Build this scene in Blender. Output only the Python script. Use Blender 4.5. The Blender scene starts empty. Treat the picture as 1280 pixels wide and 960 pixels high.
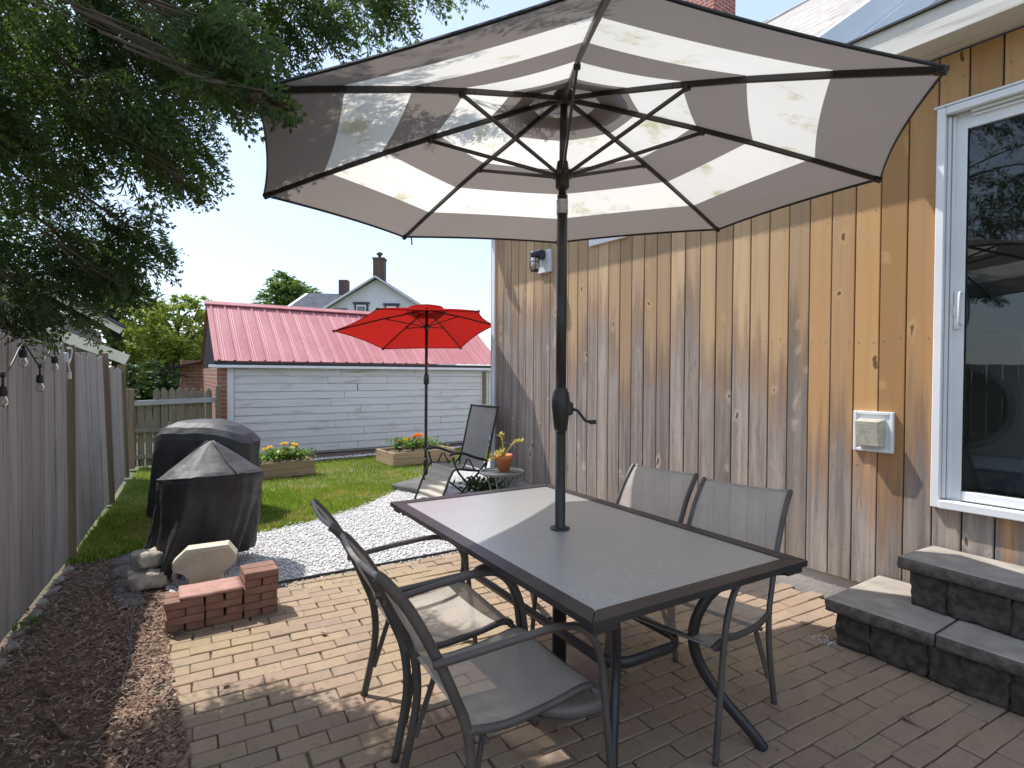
import bpy, math, random
import numpy as np
from mathutils import Vector, Matrix, noise as mnoise
random.seed(7); rng = np.random.default_rng(11)
SC = bpy.context.scene; COL = SC.collection
R = math.radians
V = Vector

# ------------------------------------------------------------------ mesh builder
class MB:
    def __init__(s): s.v=[]; s.f=[]; s.m=[]; s.s=[]
    def add(s, vs, fs, mi=0, sm=False):
        o=len(s.v); s.v.extend([tuple(a) for a in vs])
        for f in fs: s.f.append([o+i for i in f]); s.m.append(mi); s.s.append(sm)
    def box(s, c, d, b=0.0, M=None, mi=0):
        hx,hy,hz=[a/2 for a in d]; b=min(b,hx*.95,hy*.95,hz*.95); c=V(c)
        T=(lambda p:(M@V(p))+c) if M else (lambda p:V(p)+c)
        if b<=0:
            vs=[(x,y,z) for x in(-hx,hx) for y in(-hy,hy) for z in(-hz,hz)]
            fs=[(0,1,3,2),(4,6,7,5),(0,4,5,1),(2,3,7,6),(0,2,6,4),(1,5,7,3)]
            s.add([T(p) for p in vs],fs,mi); return
        vs=[];ix={}
        for sx in(-1,1):
            for sy in(-1,1):
                for sz in(-1,1):
                    for a in range(3):
                        h=[hx-b,hy-b,hz-b]; h[a]+=b
                        ix[(sx,sy,sz,a)]=len(vs); vs.append((sx*h[0],sy*h[1],sz*h[2]))
        fs=[]
        for a in range(3):
            o=[i for i in range(3) if i!=a]
            for sg in(-1,1):
                q=[]
                for p,r in((-1,-1),(1,-1),(1,1),(-1,1)):
                    k=[0,0,0];k[a]=sg;k[o[0]]=p;k[o[1]]=r;q.append(ix[tuple(k)+(a,)])
                fs.append(q)
            for p in(-1,1):
                for r in(-1,1):
                    k0=[0,0,0];k0[a]=-1;k0[o[0]]=p;k0[o[1]]=r;k1=list(k0);k1[a]=1
                    fs.append([ix[tuple(k0)+(o[0],)],ix[tuple(k1)+(o[0],)],ix[tuple(k1)+(o[1],)],ix[tuple(k0)+(o[1],)]])
        for sx in(-1,1):
            for sy in(-1,1):
                for sz in(-1,1): fs.append([ix[(sx,sy,sz,a)] for a in range(3)])
        out=[]
        for f in fs:
            P=[V(vs[i]) for i in f]; n=(P[1]-P[0]).cross(P[2]-P[0]); cc=sum(P,V((0,0,0)))
            out.append(f if n.dot(cc)>0 else f[::-1])
        s.add([T(p) for p in vs],out,mi)
    def tube(s, pts, r, n=8, mi=0, closed=False, caps=True, fl=1.0, up=None, sm=True):
        P=[V(p) for p in pts]; N=len(P)
        rr=r if isinstance(r,(list,tuple)) else [r]*N
        vs=[];fs=[];prev=None
        for i in range(N):
            if closed: t=P[(i+1)%N]-P[i-1]
            else: t=P[min(i+1,N-1)]-P[max(i-1,0)]
            t.normalize()
            if up is not None: a=V(up)-t*t.dot(V(up))
            elif prev is None:
                a=V((0,0,1)) if abs(t.z)<.9 else V((1,0,0)); a=a-t*t.dot(a)
            else: a=prev-t*t.dot(prev)
            if a.length<1e-6: a=V((1,0,0))-t*t.x
            a.normalize(); prev=a; b=t.cross(a)
            for k in range(n):
                th=2*math.pi*k/n
                vs.append(P[i]+a*math.cos(th)*rr[i]*fl+b*math.sin(th)*rr[i])
        L=N if closed else N-1
        for i in range(L):
            j=(i+1)%N
            for k in range(n):
                k2=(k+1)%n; fs.append((i*n+k,i*n+k2,j*n+k2,j*n+k))
        s.add(vs,fs,mi,sm)
        if caps and not closed:
            o=len(s.v)-len(vs)
            s.f.append([o+k for k in range(n)][::-1]); s.m.append(mi); s.s.append(False)
            s.f.append([o+(N-1)*n+k for k in range(n)]); s.m.append(mi); s.s.append(False)
    def bar(s, a, b, w, h, mi=0, bev=.002, up=(0,0,1)):
        a=V(a);b=V(b);t=b-a;L=t.length;t.normalize();u=V(up)-t*t.dot(V(up))
        if u.length<1e-4:u=V((1,0,0))-t*t.x
        u.normalize();k=u.cross(t)
        M=Matrix((t,k,u)).transposed(); s.box((a+b)/2,(L,w,h),bev,M,mi)
    def lathe(s, prof, c=(0,0,0), n=24, mi=0, sm=True, fn=None):
        vs=[];fs=[];N=len(prof)
        for (r,z) in prof:
            for k in range(n):
                th=2*math.pi*k/n
                p=(r*math.cos(th)+c[0],r*math.sin(th)+c[1],z+c[2])
                if fn: p=fn(p,th,r,z)
                vs.append(p)
        for i in range(N-1):
            for k in range(n):
                k2=(k+1)%n; fs.append((i*n+k,i*n+k2,(i+1)*n+k2,(i+1)*n+k))
        s.add(vs,fs,mi,sm)
        o=len(s.v)-len(vs)
        for i,rev in((0,True),(N-1,False)):
            if prof[i][0]>1e-4:
                q=[o+i*n+k for k in range(n)]; s.f.append(q[::-1] if rev else q); s.m.append(mi); s.s.append(False)
    def prism(s, poly, z0, z1, mi=0):
        n=len(poly); vs=[(x,y,z0) for x,y in poly]+[(x,y,z1) for x,y in poly]
        fs=[list(range(n))[::-1],[n+i for i in range(n)]]+[(i,(i+1)%n,n+(i+1)%n,n+i) for i in range(n)]
        s.add(vs,fs,mi)
    def rough(s, c, d, amp=.01, res=.03, M=None, mi=0, seed=0, rnd=.012, smooth=(), topmi=None):
        hx,hy,hz=[a/2 for a in d]; N=[max(2,int(round(a/res))) for a in d]; key={};vs=[];fs=[];c=V(c)
        def vid(i,j,k):
            q=(i,j,k)
            if q in key:return key[q]
            p=V((-hx+d[0]*i/N[0],-hy+d[1]*j/N[1],-hz+d[2]*k/N[2]))
            e=(i in(0,N[0]))+(j in(0,N[1]))+(k in(0,N[2]))
            if e>=2:
                p=p-V((rnd*np.sign(p.x) if i in(0,N[0]) else 0,rnd*np.sign(p.y) if j in(0,N[1]) else 0,rnd*np.sign(p.z) if k in(0,N[2]) else 0))*(.75 if e==2 else 1)
            q0=p+V((seed*3.7,seed*1.3,seed*2.1))
            nv=V((mnoise.noise(q0*22),mnoise.noise(q0*22+V((9,3,1))),mnoise.noise(q0*22+V((2,8,5)))))
            nv+=V((mnoise.noise(q0*60),mnoise.noise(q0*60+V((9,3,1))),mnoise.noise(q0*60+V((2,8,5)))))*.5
            if 'top' in smooth and k==N[2]: nv*=.12
            if 'bot' in smooth and k==0: nv*=0
            p=p+nv*amp; p=(M@p if M else p)+c
            key[q]=len(vs);vs.append(p);return key[q]
        mm=[]
        for a in range(3):
            b,e=[x for x in range(3) if x!=a]
            for sd in(0,N[a]):
                for i in range(N[b]):
                    for j in range(N[e]):
                        q=[]
                        for di,dj in((0,0),(1,0),(1,1),(0,1)):
                            t=[0,0,0];t[a]=sd;t[b]=i+di;t[e]=j+dj;q.append(vid(*t))
                        fl=(sd==0)!=(a==1)
                        fs.append(q[::-1] if fl else q);mm.append(topmi if (topmi is not None and a==2 and sd) else mi)
        s.add(vs,fs,mi,True);s.m[-len(mm):]=mm

def cr(pts,n=6,closed=False):
    P=[V(p) for p in pts];out=[];N=len(P)
    for i in range(N if closed else N-1):
        if closed:p0,p1,p2,p3=P[i-1],P[i],P[(i+1)%N],P[(i+2)%N]
        else:p0,p1,p2,p3=P[max(i-1,0)],P[i],P[i+1],P[min(i+2,N-1)]
        for k in range(n):
            t=k/n
            out.append(.5*((2*p1)+(p2-p0)*t+(2*p0-5*p1+4*p2-p3)*t*t+(3*p1-p0-3*p2+p3)*t**3))
    if not closed:out.append(P[-1])
    return out

def origin(o):
    p=V((0,0,0))
    while o: p+=V(o.location); o=o.parent
    return p
def obj(name, mb, mats, parent=None, world=True):
    """link one mesh object; with world=True the vertices are in world space"""
    me=bpy.data.meshes.new(name)
    off=origin(parent) if (parent and world) else V((0,0,0))
    vs=[(a[0]-off.x,a[1]-off.y,a[2]-off.z) for a in mb.v]
    me.from_pydata(vs,[],mb.f)
    if not isinstance(mats,(list,tuple)):mats=[mats]
    for m in mats:me.materials.append(m)
    me.polygons.foreach_set('material_index',mb.m); me.polygons.foreach_set('use_smooth',mb.s); me.update()
    o=bpy.data.objects.new(name,me); COL.objects.link(o)
    if parent:o.parent=parent
    return o
def npobj(name, VV, k, mats, parent=None, mi=None, smooth=False):
    """VV: (N*k,3) array of N separate k-gons, or (verts, faces) with faces (N,k)"""
    if isinstance(VV,tuple): vv,ff=VV
    else: vv=VV; ff=np.arange(len(vv)).reshape(-1,k)
    if parent: vv=vv-np.array(origin(parent))
    me=bpy.data.meshes.new(name); n=len(ff)
    me.vertices.add(len(vv)); me.vertices.foreach_set('co',np.ascontiguousarray(vv,dtype=np.float32).ravel())
    me.loops.add(n*k); me.loops.foreach_set('vertex_index',np.ascontiguousarray(ff,dtype=np.int32).ravel())
    me.polygons.add(n); me.polygons.foreach_set('loop_start',np.arange(0,n*k,k,dtype=np.int32))
    if not isinstance(mats,(list,tuple)):mats=[mats]
    for m in mats:me.materials.append(m)
    if mi is not None: me.polygons.foreach_set('material_index',np.asarray(mi,dtype=np.int32))
    if smooth: me.polygons.foreach_set('use_smooth',np.ones(n,dtype=bool))
    me.update(calc_edges=True); me.validate()
    o=bpy.data.objects.new(name,me); COL.objects.link(o)
    if parent:o.parent=parent
    return o
def tag(o,label,cat,group=None,kind=None):
    if label:o['label']=label
    if cat:o['category']=cat
    if group:o['group']=group
    if kind:o['kind']=kind
    return o
def thing(name,label,cat,loc=(0,0,0),rz=0,group=None):
    o=bpy.data.objects.new(name,None); o.empty_display_size=.1; COL.objects.link(o)
    o.location=loc;o.rotation_euler=(0,0,rz); return tag(o,label,cat,group)
def dup(root,loc,rz,label,group=None):
    r=root.copy();COL.objects.link(r);r.location=loc;r.rotation_euler=(0,0,rz);r['label']=label
    if group:r['group']=group
    for ch in list(root.children):
        c=ch.copy();COL.objects.link(c);c.parent=r
        for g in list(ch.children):
            d=g.copy();COL.objects.link(d);d.parent=c
    return r

# ------------------------------------------------------------------ materials
class S:
    def __init__(s,name):
        s.m=bpy.data.materials.new(name);s.m.use_nodes=True;s.t=s.m.node_tree;s.t.nodes.clear()
        s.out=s.t.nodes.new('ShaderNodeOutputMaterial')
    def n(s,ty,_o=0,_p=None,**kw):
        nd=s.t.nodes.new('ShaderNode'+ty)
        for k,v in (_p or {}).items():setattr(nd,k,v)
        for k,v in kw.items():s.set(nd,k.replace('_',' '),v)
        return nd
    def set(s,nd,k,v):
        i=nd.inputs[k]
        if isinstance(v,bpy.types.NodeSocket):s.t.links.new(v,i)
        elif isinstance(v,(tuple,list)) and i.type=='RGBA' and len(v)==3:i.default_value=(*v,1)
        else:i.default_value=v
    def mix(s,f,a,b,mode='MIX'):
        nd=s.t.nodes.new('ShaderNodeMix');nd.data_type='RGBA';nd.blend_type=mode
        for k,v in((0,f),(6,a),(7,b)):
            if isinstance(v,bpy.types.NodeSocket):s.t.links.new(v,nd.inputs[k])
            elif k and len(v)==3:nd.inputs[k].default_value=(*v,1)
            else:nd.inputs[k].default_value=v
        return nd.outputs[2]
    def ma_v(s,off,o):
        n=s.n('TexNoise',Vector=o,Scale=7.,Detail=4.).outputs['Color']
        return s.vmul(n,(.0,.9,.9),off)
    def ma(s,op,a,b=0.0,c=None,clamp=False):
        nd=s.t.nodes.new('ShaderNodeMath');nd.operation=op;nd.use_clamp=clamp
        for k,v in((0,a),(1,b),(2,c)):
            if v is None:continue
            if isinstance(v,bpy.types.NodeSocket):s.t.links.new(v,nd.inputs[k])
            else:nd.inputs[k].default_value=v
        return nd.outputs[0]
    def rng(s,x,a,b,c=0.,d=1.,smooth=True):
        nd=s.n('MapRange',_p=dict(interpolation_type='SMOOTHSTEP' if smooth else 'LINEAR'))
        for k,v in zip(range(5),(x,a,b,c,d)):
            if isinstance(v,bpy.types.NodeSocket):s.t.links.new(v,nd.inputs[k])
            else:nd.inputs[k].default_value=v
        return nd.outputs[0]
    def ramp(s,f,stops,ip='LINEAR'):
        nd=s.t.nodes.new('ShaderNodeValToRGB');cr_=nd.color_ramp;cr_.interpolation=ip
        while len(cr_.elements)<len(stops):cr_.elements.new(.5)
        for e,(p,c) in zip(cr_.elements,stops):e.position=p;e.color=(*c,1)
        s.t.links.new(f,nd.inputs[0]);return nd.outputs[0]
    def obc(s):return s.n('TexCoord').outputs['Object']
    def isl(s):return s.n('NewGeometry').outputs['Random Per Island']
    def orand(s):return s.n('ObjectInfo').outputs['Random']
    def noise(s,vec,scale,det=3,rough=.55,dist=0.):
        return s.n('TexNoise',Vector=vec,Scale=scale,Detail=det,Roughness=rough,Distortion=dist).outputs['Fac']
    def vmul(s,v,k,add=None):
        nd=s.t.nodes.new('ShaderNodeVectorMath');nd.operation='MULTIPLY_ADD'
        s.t.links.new(v,nd.inputs[0]);nd.inputs[1].default_value=k
        if add is not None:
            if isinstance(add,bpy.types.NodeSocket):s.t.links.new(add,nd.inputs[2])
            else:nd.inputs[2].default_value=add
        return nd.outputs[0]
    def bump(s,h,st=.3,d=.01):
        return s.n('Bump',Height=h,Strength=st,Distance=d).outputs[0]
    def done(s,col,rough=.7,bump=None,metal=0.,spec=.5,**kw):
        b=s.n('BsdfPrincipled');s.set(b,'Base Color',col);s.set(b,'Roughness',rough);s.set(b,'Metallic',metal);s.set(b,'Specular IOR Level',spec)
        if bump is not None:s.set(b,'Normal',bump)
        for k,v in kw.items():s.set(b,k.replace('_',' '),v)
        s.t.links.new(b.outputs[0],s.out.inputs[0]);s.b=b;return s.m
    def shader(s,sock):s.t.links.new(sock,s.out.inputs[0]);return s.m
    def mixs(s,f,a,b):
        nd=s.t.nodes.new('ShaderNodeMixShader')
        for k,v in((0,f),(1,a),(2,b)):
            if isinstance(v,bpy.types.NodeSocket):s.t.links.new(v,nd.inputs[k])
            else:nd.inputs[k].default_value=v
        return nd.outputs[0]

def simple(name,c1,c2,scale=12,rough=.6,bump=0.,metal=0.,bs=60,spec=.5,isl=0.,det=4):
    s=S(name);o=s.obc();f=s.rng(s.noise(o,scale,det),.3,.7)
    if isl:f=s.ma('ADD',s.ma('MULTIPLY',f,1-isl),s.ma('MULTIPLY',s.isl(),isl))
    return s.done(s.mix(f,c1,c2),rough,s.bump(s.noise(o,bs,3),bump,.01) if bump else None,metal,spec)

def wood(name,c1,c2,dark,axis=2,rough=.75,cross=45.,island=.6):
    s=S(name);o=s.obc();r=s.isl()
    k=[cross]*3;k[axis]=1.6
    off=s.n('CombineXYZ',X=s.ma('MULTIPLY',r,37.),Y=s.ma('MULTIPLY',r,91.),Z=s.ma('MULTIPLY',r,53.)).outputs[0]
    v=s.vmul(o,k,off);g=s.noise(v,1.,5,.6,.3)
    k2=[6.]*3;k2[axis]=1.2
    pt=s.noise(s.vmul(o,k2,off),1.,3)
    base=s.mix(s.ma('ADD',s.ma('MULTIPLY',r,island),s.ma('MULTIPLY',s.rng(pt,.3,.7),1-island)),c1,c2)
    col=s.mix(s.rng(g,.52,.75),base,dark)
    return s.done(col,rough,s.bump(g,.35,.006),spec=.2)

def wall_wood():
    s=S('weathered_pine');o=s.obc();r=s.isl();x=s.n('SeparateXYZ',Vector=o)
    Y,Z=x.outputs[1],x.outputs[2]          # object space = house root: y-3.0
    off=s.n('CombineXYZ',X=0.,Y=s.ma('MULTIPLY',r,40.),Z=s.ma('MULTIPLY',r,97.)).outputs[0]
    g=s.noise(s.vmul(o,(30.,40.,2.6),off),1.,6,.65,2.2)          # fine grain
    st=s.noise(s.vmul(o,(5.,20.,.8),off),1.,4,.6)               # streaks
    pt=s.noise(s.vmul(o,(1.,4.,1.1),off),1.,3)                  # patches
    # flame grain of flat-sawn boards
    wv=s.n('TexWave',_p=dict(wave_type='RINGS',rings_direction='Z'),Vector=s.vmul(o,(1.,3.4,.5),off),Scale=1.1,Distortion=6.,Detail=3.,Detail_Scale=1.1).outputs['Fac']
    tan=s.mix(r,(.455,.315,.185),(.545,.40,.255)); orange=s.mix(r,(.47,.245,.09),(.55,.335,.165))
    near=s.rng(s.ma('ADD',Y,s.ma('MULTIPLY',st,.5)),-.3,-1.75)       # rises towards the door
    fresh=s.mix(near,tan,orange)
    fresh=s.mix(s.ma('MULTIPLY',s.rng(wv,.6,.98),.32),fresh,(.47,.25,.095))
    fresh=s.mix(s.ma('MULTIPLY',s.rng(g,.5,.72),.22),fresh,(.38,.22,.11))
    grey=s.mix(s.rng(st,.35,.68),(.385,.34,.31),(.18,.163,.16)); grey=s.mix(s.ma('MULTIPLY',r,.45),grey,(.38,.30,.235))
    grey=s.mix(s.ma('MULTIPLY',s.rng(g,.48,.74),.75),grey,(.14,.122,.12)); grey=s.mix(s.ma('MULTIPLY',s.rng(pt,.58,.75),.55),grey,(.5,.42,.34))
    # weathering height: low beside the door, high towards the corner
    thr=s.ma('ADD',s.rng(Y,-2.0,-.6,.95,1.72,False),s.rng(Y,-.6,2.4,0.,.42,False))
    h=s.ma('ADD',thr,s.ma('ADD',s.ma('MULTIPLY',s.ma('SUBTRACT',r,.5),.95),s.ma('MULTIPLY',s.ma('SUBTRACT',st,.5),1.35)))
    w=s.rng(s.ma('SUBTRACT',h,Z),-.30,.46)
    col=s.mix(w,fresh,grey)
    # brown tide line and mossy foot
    col=s.mix(s.ma('MULTIPLY',s.rng(s.ma('ABSOLUTE',s.ma('SUBTRACT',s.ma('SUBTRACT',h,Z),.12)),.3,0.),.4),col,(.27,.14,.07))
    col=s.mix(s.ma('MULTIPLY',s.rng(s.ma('ADD',Z,s.ma('MULTIPLY',pt,.9)),.95,.5),s.rng(Y,-1.5,-2.0,0.,.55)),col,(.30,.20,.06))
    # knots
    col=s.mix(1.,col,s.mix(s.ma('FRACT',s.ma('MULTIPLY',r,7.31)),(.73,.72,.72),(1.16,1.14,1.11)),'MULTIPLY')
    kn=s.n('TexVoronoi',_p=dict(feature='F1',voronoi_dimensions='3D'),Vector=s.vmul(o,(.01,8.6,4.6),s.ma_v(off,o)),Scale=1.,Randomness=1.)
    kd=kn.outputs['Distance'];kc=s.n('SeparateColor',Color=kn.outputs['Color']).outputs[0]
    size=s.rng(kc,.10,1.,.012,.135,False)
    km=s.rng(s.ma('DIVIDE',kd,s.ma('ADD',size,.001)),1.,.7)
    halo=s.rng(s.ma('DIVIDE',kd,s.ma('ADD',size,.001)),2.6,.9)
    col=s.mix(s.ma('MULTIPLY',halo,.5),col,s.mix(w,(.56,.36,.17),(.56,.48,.41)))
    ring=s.n('TexWave',_p=dict(wave_type='BANDS'),Vector=s.n('CombineXYZ',X=s.ma('MULTIPLY',kd,60.)).outputs[0],Scale=1.5).outputs['Fac']
    col=s.mix(s.ma('MULTIPLY',km,.92),col,s.mix(ring,(.055,.025,.012),(.20,.095,.045)))
    return s.done(col,.72,s.bump(s.ma('ADD',g,s.ma('MULTIPLY',km,.6)),.3,.004),spec=.25)

def leafmat(name,cols,tr=.45,rough=.55,pw=1.):
    s=S(name);r=s.isl();n=s.noise(s.obc(),1.7,3)
    f=s.ma('ADD',s.ma('MULTIPLY',r,.55),s.ma('MULTIPLY',s.rng(n,.3,.7),.45))
    c=s.ramp(f,[(i/(len(cols)-1),k) for i,k in enumerate(cols)])
    b=s.n('BsdfPrincipled');s.set(b,'Base Color',c);s.set(b,'Roughness',rough);s.set(b,'Specular IOR Level',.25)
    t=s.n('BsdfTranslucent',Color=s.mix(.5,c,s.mix(1.,c,(1.6,1.7,.6),'MULTIPLY')))
    return s.shader(s.mixs(tr,b.outputs[0],t.outputs[0]))

def fabric(name,c,tcol,tr,stain=None,scale=400.):
    s=S(name);o=s.obc();col=c
    w=s.noise(o,3.,4);col=s.mix(s.ma('MULTIPLY',s.rng(w,.3,.7),.12),c,tuple(k*.6 for k in c))
    tc=s.mix(s.ma('MULTIPLY',s.rng(w,.3,.7),.1),tcol,tuple(k*.6 for k in tcol))
    if stain:
        n1=s.noise(s.vmul(o,(3.,3.,6.)),1.4,5,.65);f=s.ma('MULTIPLY',s.rng(n1,.55,.72),.7)
        col=s.mix(f,col,stain);tc=s.mix(f,tc,stain)
    th=s.noise(o,scale,2)
    b=s.n('BsdfDiffuse',Color=col,Normal=s.bump(th,.15,.002));t=s.n('BsdfTranslucent',Color=tc)
    return s.shader(s.mixs(tr,b.outputs[0],t.outputs[0]))

def sling(name,c1,c2,alpha=.22):
    s=S(name);o=s.obc();f=s.noise(o,260.,2)
    c=s.mix(s.rng(f,.35,.65),c1,c2);c=s.mix(s.ma('MULTIPLY',s.rng(s.noise(o,5.,3),.35,.7),.25),c,tuple(k*.6 for k in c1))
    b=s.n('BsdfPrincipled');s.set(b,'Base Color',c);s.set(b,'Roughness',.6);s.set(b,'Normal',s.bump(f,.3,.002))
    t=s.n('BsdfTranslucent',Color=c)
    m=s.mixs(.25,b.outputs[0],t.outputs[0])
    return s.shader(s.mixs(alpha,m,s.n('BsdfTransparent').outputs[0]))

def glassmat(name,tint,rough=.0,body=None,bodyf=0.,bump=0.,refl=1.):
    s=S(name);o=s.obc()
    fr=s.ma('MULTIPLY',s.n('Fresnel',IOR=1.5).outputs[0],refl,clamp=True)
    nb=s.bump(s.noise(o,90.,3),bump,.004) if bump else None
    g=s.n('BsdfGlossy',Roughness=rough)
    if nb is not None:s.set(g,'Normal',nb)
    tr=s.n('BsdfTransparent',Color=tint).outputs[0]
    if body:
        c=s.mix(s.rng(s.noise(o,55.,4),.3,.7),body,tuple(k*.84 for k in body));c=s.mix(s.ma('MULTIPLY',s.rng(s.noise(o,5.,4),.4,.7),.3),c,tuple(k*.8 for k in body))
        d=s.mixs(.5,s.n('BsdfDiffuse',Color=c).outputs[0],s.n('BsdfTranslucent',Color=c).outputs[0])
        tr=s.mixs(bodyf,tr,d)
    return s.shader(s.mixs(fr,tr,g.outputs[0]))

def roofmetal():
    s=S('red_ribbed_metal');o=s.obc();n=s.noise(s.vmul(o,(1.2,.5,.5)),1.5,4)
    c=s.mix(s.rng(n,.3,.7),(.40,.145,.155),(.48,.205,.21));c=s.mix(s.ma('MULTIPLY',s.rng(s.noise(o,14.,4),.5,.8),.35),c,(.60,.33,.32))
    return s.done(c,.6,spec=.35)
def shingle():
    s=S('grey_shingle');o=s.obc()
    b=s.n('TexBrick',Vector=o,Color1=(.46,.42,.38),Color2=(.30,.275,.25),Mortar=(.10,.09,.085),Scale=1.,Mortar_Size=.006,Brick_Width=.3,Row_Height=.13)
    c=s.mix(s.ma('MULTIPLY',s.rng(s.noise(o,4.,4),.4,.7),.5),b.outputs[0],(.55,.51,.47))
    return s.done(c,.85,s.bump(b.outputs[1],.5,.02))
def brickmat(name,c1,c2,mo,w=.2,h=.067,vec=None):
    s=S(name);o=s.obc();x=s.n('SeparateXYZ',Vector=o)
    v=s.n('CombineXYZ',X=s.ma('ADD',x.outputs[0],x.outputs[1]),Y=x.outputs[2]).outputs[0]
    b=s.n('TexBrick',Vector=v,Color1=c1,Color2=c2,Mortar=mo,Scale=1.,Mortar_Size=.008,Brick_Width=w,Row_Height=h,Bias=-.1)
    c=s.mix(s.ma('MULTIPLY',s.rng(s.noise(o,30.,4),.4,.7),.35),b.outputs[0],tuple(k*.45 for k in c1))
    return s.done(c,.85,s.bump(s.ma('SUBTRACT',s.ma('MULTIPLY',s.noise(o,80.,3),.3),b.outputs[1]),.6,.01))
def paver():
    s=S('clay_paver');o=s.obc();r=s.isl()
    c=s.ramp(r,[(0,(.33,.265,.205)),(.2,(.41,.325,.235)),(.45,(.39,.295,.23)),(.7,(.44,.35,.255)),(.85,(.37,.31,.245)),(1,(.34,.26,.205))])
    x=s.n('SeparateXYZ',Vector=o)
    c=s.mix(s.ma('MULTIPLY',s.rng(s.ma('ADD',x.outputs[0],s.ma('MULTIPLY',s.noise(o,1.3,3),1.6)),1.6,2.6),.4),c,(.385,.285,.235))
    c=s.mix(s.ma('MULTIPLY',s.rng(s.noise(o,.9,3),.45,.65),.4),c,(.42,.37,.21))          # mossy tint
    c=s.mix(1.,c,(.85,.80,.735),'MULTIPLY')
    c=s.mix(s.ma('MULTIPLY',s.rng(s.noise(o,24.,5,.7),.45,.72),.4),c,(.18,.14,.11))
    c=s.mix(s.ma('MULTIPLY',s.rng(s.noise(o,2.7,6,.7),.52,.72),.45),c,(.23,.185,.14))
    c=s.mix(s.ma('MULTIPLY',s.rng(s.noise(o,160.,2),.6,.8),.35),c,(.58,.5,.42))
    return s.done(c,.86,s.bump(s.noise(o,120.,4),.3,.004),spec=.25)
def grassmat():
    s=S('grass_blade');r=s.isl();o=s.obc();n=s.rng(s.noise(o,1.1,3),.35,.65)
    c=s.ramp(r,[(0,(.12,.20,.035)),(.5,(.20,.31,.055)),(.85,(.31,.39,.10)),(1,(.48,.44,.20))])
    c=s.mix(s.ma('MULTIPLY',n,.5),c,(.33,.37,.10))
    c=s.mix(s.ma('MULTIPLY',s.rng(s.noise(o,2.3,4,.65),.50,.66),.85),c,(.44,.37,.18))
    c=s.mix(s.ma('MULTIPLY',s.rng(s.noise(o,.8,3),.5,.7),.5),c,(.10,.19,.04))
    b=s.n('BsdfDiffuse',Color=c);t=s.n('BsdfTranslucent',Color=s.mix(1.,c,(1.3,1.4,.6),'MULTIPLY'))
    return s.shader(s.mixs(.4,b.outputs[0],t.outputs[0]))
def isl3(name,cols,rough=.85,bump=0.):
    s=S(name);o=s.obc();c=s.ramp(s.isl(),[(i/(len(cols)-1),k) for i,k in enumerate(cols)])
    c=s.mix(s.ma('MULTIPLY',s.rng(s.noise(o,60.,3),.45,.7),.25),c,tuple(k*.6 for k in cols[0]))
    return s.done(c,rough,s.bump(s.noise(o,150.,3),bump,.004) if bump else None,spec=.3)

M={}
M['wall']=wall_wood()
M['fence']=wood('grey_fence_wood',(.28,.245,.22),(.43,.385,.35),(.10,.085,.076),cross=58.,island=.75)
M['post']=wood('brown_fence_post',(.20,.145,.095),(.27,.21,.14),(.10,.07,.05))
M['picket']=wood('mossy_picket_wood',(.195,.172,.125),(.26,.225,.17),(.11,.098,.068))
M['rail']=wood('grey_rail_wood',(.36,.36,.36),(.42,.42,.42),(.2,.2,.2),axis=0)
M['bed']=wood('raised_bed_board',(.34,.25,.15),(.44,.34,.215),(.2,.14,.08),axis=0)
M['fascia']=wood('whitewashed_fascia',(.62,.60,.56),(.70,.67,.62),(.45,.41,.36),axis=1,cross=30)
M['siding']=wood('old_white_clapboard',(.64,.64,.645),(.70,.70,.70),(.44,.42,.39),axis=0,cross=20,island=.4)
M['vinyl']=simple('white_vinyl',(.74,.75,.77),(.80,.80,.81),3,.35)
M['trimblue']=simple('pale_trim',(.66,.69,.74),(.72,.74,.78),4,.5)
M['iron']=simple('bronze_black_metal',(.022,.018,.017),(.035,.029,.026),8,.38,spec=.5)
M['chairm']=simple('brown_grey_powder_coat',(.080,.066,.059),(.11,.092,.082),10,.42)
M['tablem']=simple('table_frame_coat',(.028,.026,.029),(.040,.037,.040),6,.36)
M['dark']=simple('black_plastic',(.015,.015,.017),(.025,.025,.027),20,.45)
M['silver']=simple('silver_collar',(.35,.35,.35),(.45,.45,.44),20,.3,metal=.7)
M['taupe']=fabric('taupe_canopy',(.275,.248,.23),(.235,.207,.188),.42)
M['cream']=fabric('cream_canopy',(.72,.70,.66),(.78,.75,.685),.55,(.42,.38,.17))
M['red']=fabric('red_canopy',(.42,.020,.016),(.40,.018,.014),.40)
M['sling']=sling('grey_sling',(.47,.43,.38),(.57,.525,.465),.16)
M['basem']=simple('bronze_base_plate',(.20,.165,.145),(.27,.225,.20),6,.45,metal=.3)
M['loung']=sling('lounge_sling',(.33,.305,.27),(.40,.375,.335),.05)
M['loungl']=sling('lounge_pad',(.55,.50,.42),(.62,.57,.49),.0)
M['cover']=simple('black_cover_cloth',(.019,.018,.020),(.040,.038,.039),4,.58,.45,bs=16,spec=.45)
M['covertop']=simple('sunlit_cover_cloth',(.042,.040,.041),(.062,.059,.060),5,.6,.5,bs=11,spec=.4)  # skirt's black cloth again, with the sun on it put into the colour
M['piping']=simple('black_piping',(.01,.01,.011),(.016,.016,.017),5,.5)
M['terra']=simple('terracotta',(.56,.16,.06),(.64,.21,.09),14,.75)
M['slab']=simple('terracotta_slab',(.36,.19,.15),(.44,.25,.205),16,.8,.3)
M['brick']=simple('loose_red_brick',(.21,.11,.078),(.29,.155,.11),14,.88,.4,isl=.0)
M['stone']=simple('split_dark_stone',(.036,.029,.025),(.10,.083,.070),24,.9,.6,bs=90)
M['stone2']=simple('split_cap_face',(.08,.066,.056),(.165,.14,.118),24,.9,.6,bs=90)
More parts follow.
